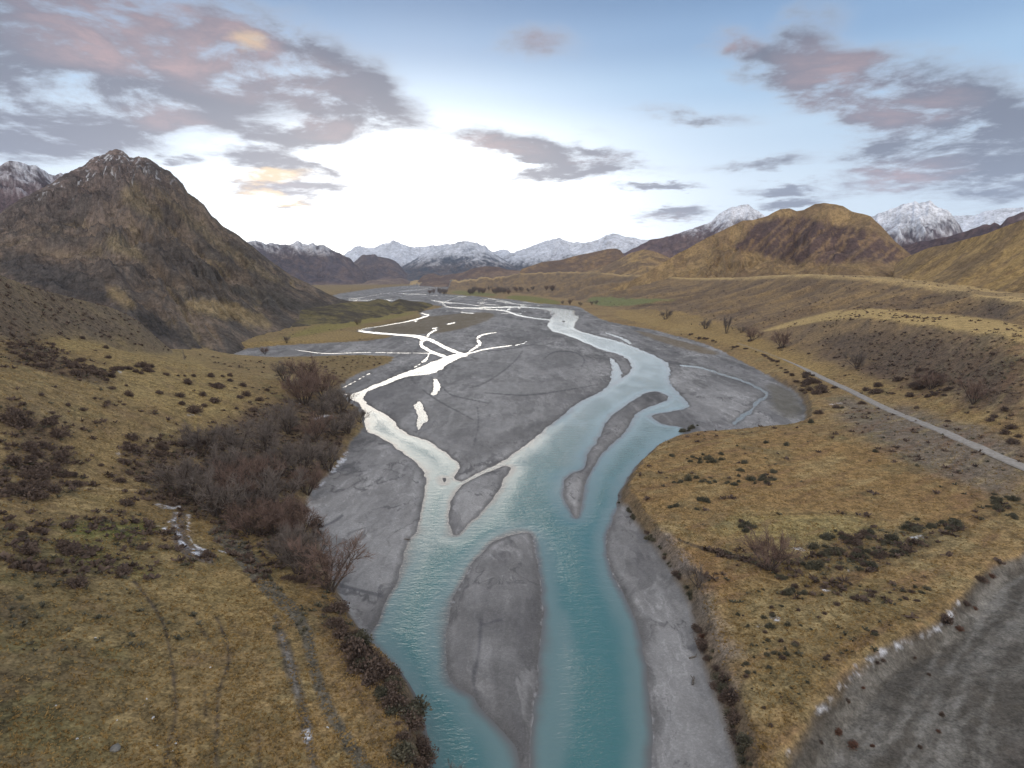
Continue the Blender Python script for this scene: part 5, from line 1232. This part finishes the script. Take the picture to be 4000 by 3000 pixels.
for a in ((2030, 712, 6, 40, 30), (2130, 712, 4, 30, 24), (2160, 815, 6, 30, 20), (2060, 765, 6, 60, 30)): g += clump(*a)
bushes(R6(g), (22, 34), 'thorn bush by the faint track at the right edge, above the wash', 'thorn bushes at the right edge', THO, 'thorn_bush')
bushes(in_poly([(2850, 2320), (3200, 2260), (3620, 2300), (3600, 2400), (3420, 2480), (3250, 2600), (3120, 2740), (3000, 2860), (2930, 2740), (2880, 2500)], 90), (15, 28), 'low tuft-like shrub in the speckled heath above the dry wash', 'heath shrubs above the wash', THO + BRI[:2], 'heath_shrub', 'shrub')
bushes(along([(2440, 1965), (2490, 2050), (2560, 2120), (2620, 2200), (2690, 2310), (2700, 2360)], 26, 8, 6), (18, 40), 'dark bush clinging to the crumbling bank above the right gravel beach', 'bushes on the right bank edge', THO + BRI[:2], 'bank_bush', fl=.7)
bushes(along([(2405, 1880), (2420, 1960)], 6, 4, 6) + along([(2430, 1850), (2500, 1765), (2580, 1705)], 12, 6, 3), (9, 18), 'tiny bush on the curved terrace edge above the blue side channel', 'bushes above the blue side channel', THO, 'bank_bush', fl=.7)
bushes(along([(2730, 2440), (2790, 2600), (2840, 2740), (2890, 2880), (2930, 3010)], 34, 22, 10), (36, 75), 'rusty brown bush on the sloping bank at the lower right of the beach', 'bushes on the lower right bank', BRI + RUS[:1] + THO[:1], 'bank_bush', fl=.7)
bushes(R3(along([(100, 950), (220, 985), (420, 1035), (560, 1060)], 16, 14, 8)) + R3(along([(560, 1060), (650, 1105), (720, 1170), (790, 1225)], 16, 14, 8)), (14, 24), 'small dark bush in the line along the inner edge of the gravel bend', 'bushes along the gravel bend', BRI, 'briar_bush', fl=.8)
bushes(R3(clump(900, 1290, 18, 120, 80)) + R3([(1300, 1320, 70), (1235, 1302, 45), (1400, 1326, 50), (1510, 1342, 40), (1610, 1345, 50), (1215, 1388, 60), (1160, 1416, 60), (1255, 1446, 40), (1060, 1412, 50), (945, 1447, 46), (1550, 1416, 44), (1750, 1496, 44), (1890, 1412, 56), (1990, 1438, 44), (2035, 1468, 48), (2095, 1426, 56), (2010, 1496, 50),
       (2130, 1540, 70), (2100, 1570, 70), (2160, 1630, 84), (2180, 1590, 60), (1040, 1290, 90), (905, 1215, 44), (1310, 1280, 44), (885, 1078, 30)]), (26, 46), 'round brown briar scattered beside the pale straight road', 'briars beside the road', BRI, 'briar_bush', fl=.85)
bushes(R3(clump(1520, 1230, 12, 200, 50)) + R3(clump(1640, 1300, 10, 150, 40)) + R3([(700, 1045, 60), (1180, 1172, 60), (520, 1000, 50)]), (22, 44), 'brown thicket bush below a bare tree on the golden flat', 'thicket under the bare trees', BRI, 'briar_bush', fl=.7)
put('rusty_bush', RUS[0], *R8([(1210, 1262)])[0], label='largest rust red bush, alone on the dry gravel wash', cat='bush', wpx=66)
put('rusty_bush', RUS[1], *R8([(1275, 1328)])[0], label='flat orange brown bush just below the largest red one on the wash', cat='bush', wpx=48, flat_=.5)
bushes(R8([(1265, 1095, 34), (1115, 1316, 62), (1450, 874, 26), (1700, 950, 24), (1340, 1020, 26), (1625, 860, 24), (1950, 596, 44), (1860, 706, 66), (1900, 566, 40), (1770, 1166, 24), (1750, 1256, 28), (1390, 1336, 30), (1980, 440, 50), (2040, 425, 50), (1650, 1340, 26), (1790, 660, 60), (1420, 885, 30)]),
       (20, 30), 'small dark bush sprouting on the grey gravel of the dry wash', 'bushes of the dry wash', BRI + RUS, 'wash_bush')

# -- scrub that nobody could count: hillsides, far flats, thickets' fringes
def scatter(name, label, mat, n, dens, rmin, rmax, smin, smax, faces, hk=.8, seed=5):
    q = np.random.RandomState(seed)
    a = q.uniform(R(-44), R(44), n); r = np.exp(q.uniform(math.log(rmin), math.log(rmax), n))
    x, y = r * np.sin(a), r * np.cos(a)
    z, i, j = gz_vec(x, y)
    k = q.uniform(0, 1, n) < dens(x, y, z, i, j)
    x, y, z = x[k], y[k], z[k]; m_ = len(x)
    s = q.uniform(smin, smax, m_)
    d = q.normal(0, 1, (m_, faces, 3)); d[..., 2] = np.abs(d[..., 2]) * 1.1 + .12; d /= np.linalg.norm(d, axis=2, keepdims=True)
    w = np.cross(d, q.normal(0, 1, (m_, faces, 3))); w /= np.linalg.norm(w, axis=2, keepdims=True) + 1e-9
    L = (s[:, None] * q.uniform(.7, 1.1, (m_, faces)))[..., None]
    d = d * L * (1, 1, hk); w = w * s[:, None, None] * .30
    b = np.stack([x, y, z - s * .06], 1)[:, None, :]
    v = np.stack([b + d * .15 - w * .5, b + d * .15 + w * .5, b + d + w * .45, b + d - w * .45], 2).reshape(-1, 3).astype(np.float32)
    nf = len(v) // 4
    me = bpy.data.meshes.new(name)
    me.vertices.add(len(v)); me.vertices.foreach_set('co', v.ravel()); me.loops.add(nf * 4); me.loops.foreach_set('vertex_index', np.arange(nf * 4, dtype=np.int32))
    me.polygons.add(nf); me.polygons.foreach_set('loop_start', np.arange(nf, dtype=np.int32) * 4); me.update(calc_edges=True); me.materials.append(mat)
    o = bpy.data.objects.new(name, me); COL.objects.link(o); o['kind'] = 'stuff'; o['label'] = label
    return o


SLM, BNM, SPM = [v.reshape(A2.shape) for v in (slope_m, bench_m, spur_m)]
SDB2, SDW2, SDWA = sdB.reshape(A2.shape), sdWash.reshape(A2.shape), sdW.reshape(A2.shape)
DARK2 = (GCOL.mean(1)).reshape(A2.shape)


def d_scrub(x, y, z, i, j):
    n = fbm(x / 45., y / 45., 4, .6, 91.)
    off = SDB2[i, j] < -3
    dark = 1 - sst(DARK2[i, j], .075, .16)
    hill = SLM[i, j] * .5 + BNM[i, j] * .6 + SPM[i, j] * .25
    return off * np.clip(hill * sst(n + .5 * fbm(x / 14., y / 14., 3, .6, 93.), -.05, .45) + dark * .9 * (1 - SDW2[i, j] * 0) + sst(n, .25, .5) * .15 * (x < 0), 0, 1) * (SDW2[i, j] < 0)


def d_tuft(x, y, z, i, j):
    return (SDB2[i, j] < -2.0) * (SDW2[i, j] < -1) * (.35 + .65 * sst(fbm(x / 9., y / 9., 3, .6, 95.), -.4, .4)) * sst(DARK2[i, j], .05, .12)


scatter('scrub', 'dark low scrub speckling the brown slopes and terraces', M_BRIAR, 42000, d_scrub, 110, 1300, .45, 1.5, 12, .8, 5)
scatter('far_scrub', 'grey green scrub speckling the terraces', M_THORN, 14000, d_scrub, 90, 600, .3, .9, 12, .8, 6)
scatter('dry_grass', 'short dry golden grass tussocks on the meadows', M_TUFT, 90000, d_tuft, 55, 330, .14, .42, 5, .9, 7)

# -- stones
def rock_mesh(seed, mat, name='stone'):
    q = np.random.RandomState(seed)
    import bmesh
    bm = bmesh.new(); bmesh.ops.create_icosphere(bm, subdivisions=3, radius=1.0)
    o = q.uniform(0, 50)
    cuts = [(unit(q.normal(0, 1, 3)), q.uniform(.55, .85)) for _ in range(7)]
    for v in bm.verts:
        p = np.array(v.co)
        for n_, d_ in cuts:
            t = float(p @ n_)
            if t > d_: p = p - n_ * (t - d_)
        p *= 1 + .06 * math.sin(p[0] * 7 + o) * math.sin(p[1] * 6 + o)
        v.co = p * (1.1, .85, .7)
    me = bpy.data.meshes.new(name); bm.to_mesh(me); bm.free(); me.materials.append(mat)
    return me


STN = [rock_mesh(s, M_ROCK) for s in (1, 2, 3)]
for a in ((1300, 957, 22), (1085, 1428, 13), (1060, 1475, 11), (945, 1270, 16), (905, 1152, 11), (475, 1400, 17), (512, 1390, 10), (550, 1395, 10), (925, 1530, 12), (967, 1440, 14), (588, 776, 8), (720, 1285, 9), (2022, 1330, 9), (345, 1195, 13), (890, 1190, 9), (930, 1200, 9)):
    put('stone', rng_.choice(STN), .633 * a[0], 2000 + .633 * a[1], label='small pale stone lying in the grass of the near left meadow', cat='stone', group='pale stones on the left meadow', wpx=.633 * a[2], sink=.2)
put('boulder', rock_mesh(9, M_DARKROCK, 'boulder'), 449, 2925, label='big dark boulder half sunk in the near left meadow', cat='boulder', wpx=62, sink=.1, flat_=1.1)
put('snow_heap', rock_mesh(12, M_SNOW, 'snow_heap'), 1195, 2885, label='white lump of leftover snow at the end of the rutted track', cat='snow heap', wpx=30, sink=.2, flat_=.4)
for px, py, lab, rz in ((2712, 2568, 'thick dark driftwood log at the grassy edge of the right beach', .3), (2708, 2660, 'short forked driftwood log farther down the right beach', 1.2)):
    lg = MB(); lg.tube([(-1.1, 0, .12), (-.3, .06, .18), (.5, -.03, .16), (1.1, .05, .12)], [.16, .19, .17, .10], 8); lg.tube([(.2, 0, .16), (.6, .4, .3), (.8, .7, .32)], [.09, .06, .03], 6)
    lg.tube([(-.6, 0, .16), (-.8, -.4, .25)], [.08, .04], 6)
    o = put('driftwood_log', lg.mesh('driftwood_log', M_LOG), px, py, size=.75, label=lab, cat='log', sink=0); o.rotation_euler[2] = rz
o = put('driftwood_log', lg.mesh('driftwood_log', M_LOG), 1590, 2108, size=1.0, label='dark stranded log at the rim of the left gravel bar', cat='log', sink=0)

# -- the straight gravel road on the right flat
def road(name, pts, width, mat, lift=.12):
    P = chaikin(np.array([hit(*p)[:2] for p in pts]), 3, False)
    P = np.vstack([P, P[-1] + (P[-1] - P[-2]) / np.linalg.norm(P[-1] - P[-2]) * 60])
    L = np.r_[0, np.cumsum(np.hypot(*np.diff(P, axis=0).T))]; n = int(L[-1] / 2.0)
    s_ = np.linspace(0, L[-1], n); P = np.column_stack([np.interp(s_, L, P[:, 0]), np.interp(s_, L, P[:, 1])])
    t = np.gradient(P, axis=0); t /= np.linalg.norm(t, axis=1)[:, None]; nn = np.column_stack([-t[:, 1], t[:, 0]])
    grow = np.clip(s_ / 60., .35, 1)[:, None]
    off = np.array([-.62, -.5, -.2, 0, .2, .5, .62]) * width; rise = np.array([-.35, 0, .04, .07, .04, 0, -.35])
    zc = gz_vec(P[:, 0], P[:, 1])[0]; k = np.ones(9) / 9; zc = np.convolve(np.pad(zc, 4, 'edge'), k, 'valid')
    V = []
    for o_, h_ in zip(off, rise):
        q = P + nn * o_ * grow
        zz = gz_vec(q[:, 0], q[:, 1])[0]
        V.append(np.column_stack([q, np.maximum(zc, zz if abs(o_) < .6 * width else -99) + lift + h_]))
    V = np.stack(V, 1); m_ = len(off)
    f = [(a * m_ + b, a * m_ + b + 1, (a + 1) * m_ + b + 1, (a + 1) * m_ + b) for a in range(n - 1) for b in range(m_ - 1)]
    me = bpy.data.meshes.new(name); me.from_pydata(V.reshape(-1, 3).tolist(), [], f); me.materials.append(mat); me.update()
    o = bpy.data.objects.new(name, me); COL.objects.link(o); o['kind'] = 'structure'; o['label'] = 'pale straight gravel road on the right flat'
    return o


road('road', [(3060, 1404), (3138, 1437), (3233, 1486), (3328, 1529), (3423, 1577), (3550, 1631), (3708, 1700), (3850, 1760), (4000, 1826)], 3.0, simple_mat('road_gravel', (.27, .245, .215), (.36, .33, .30), .8))
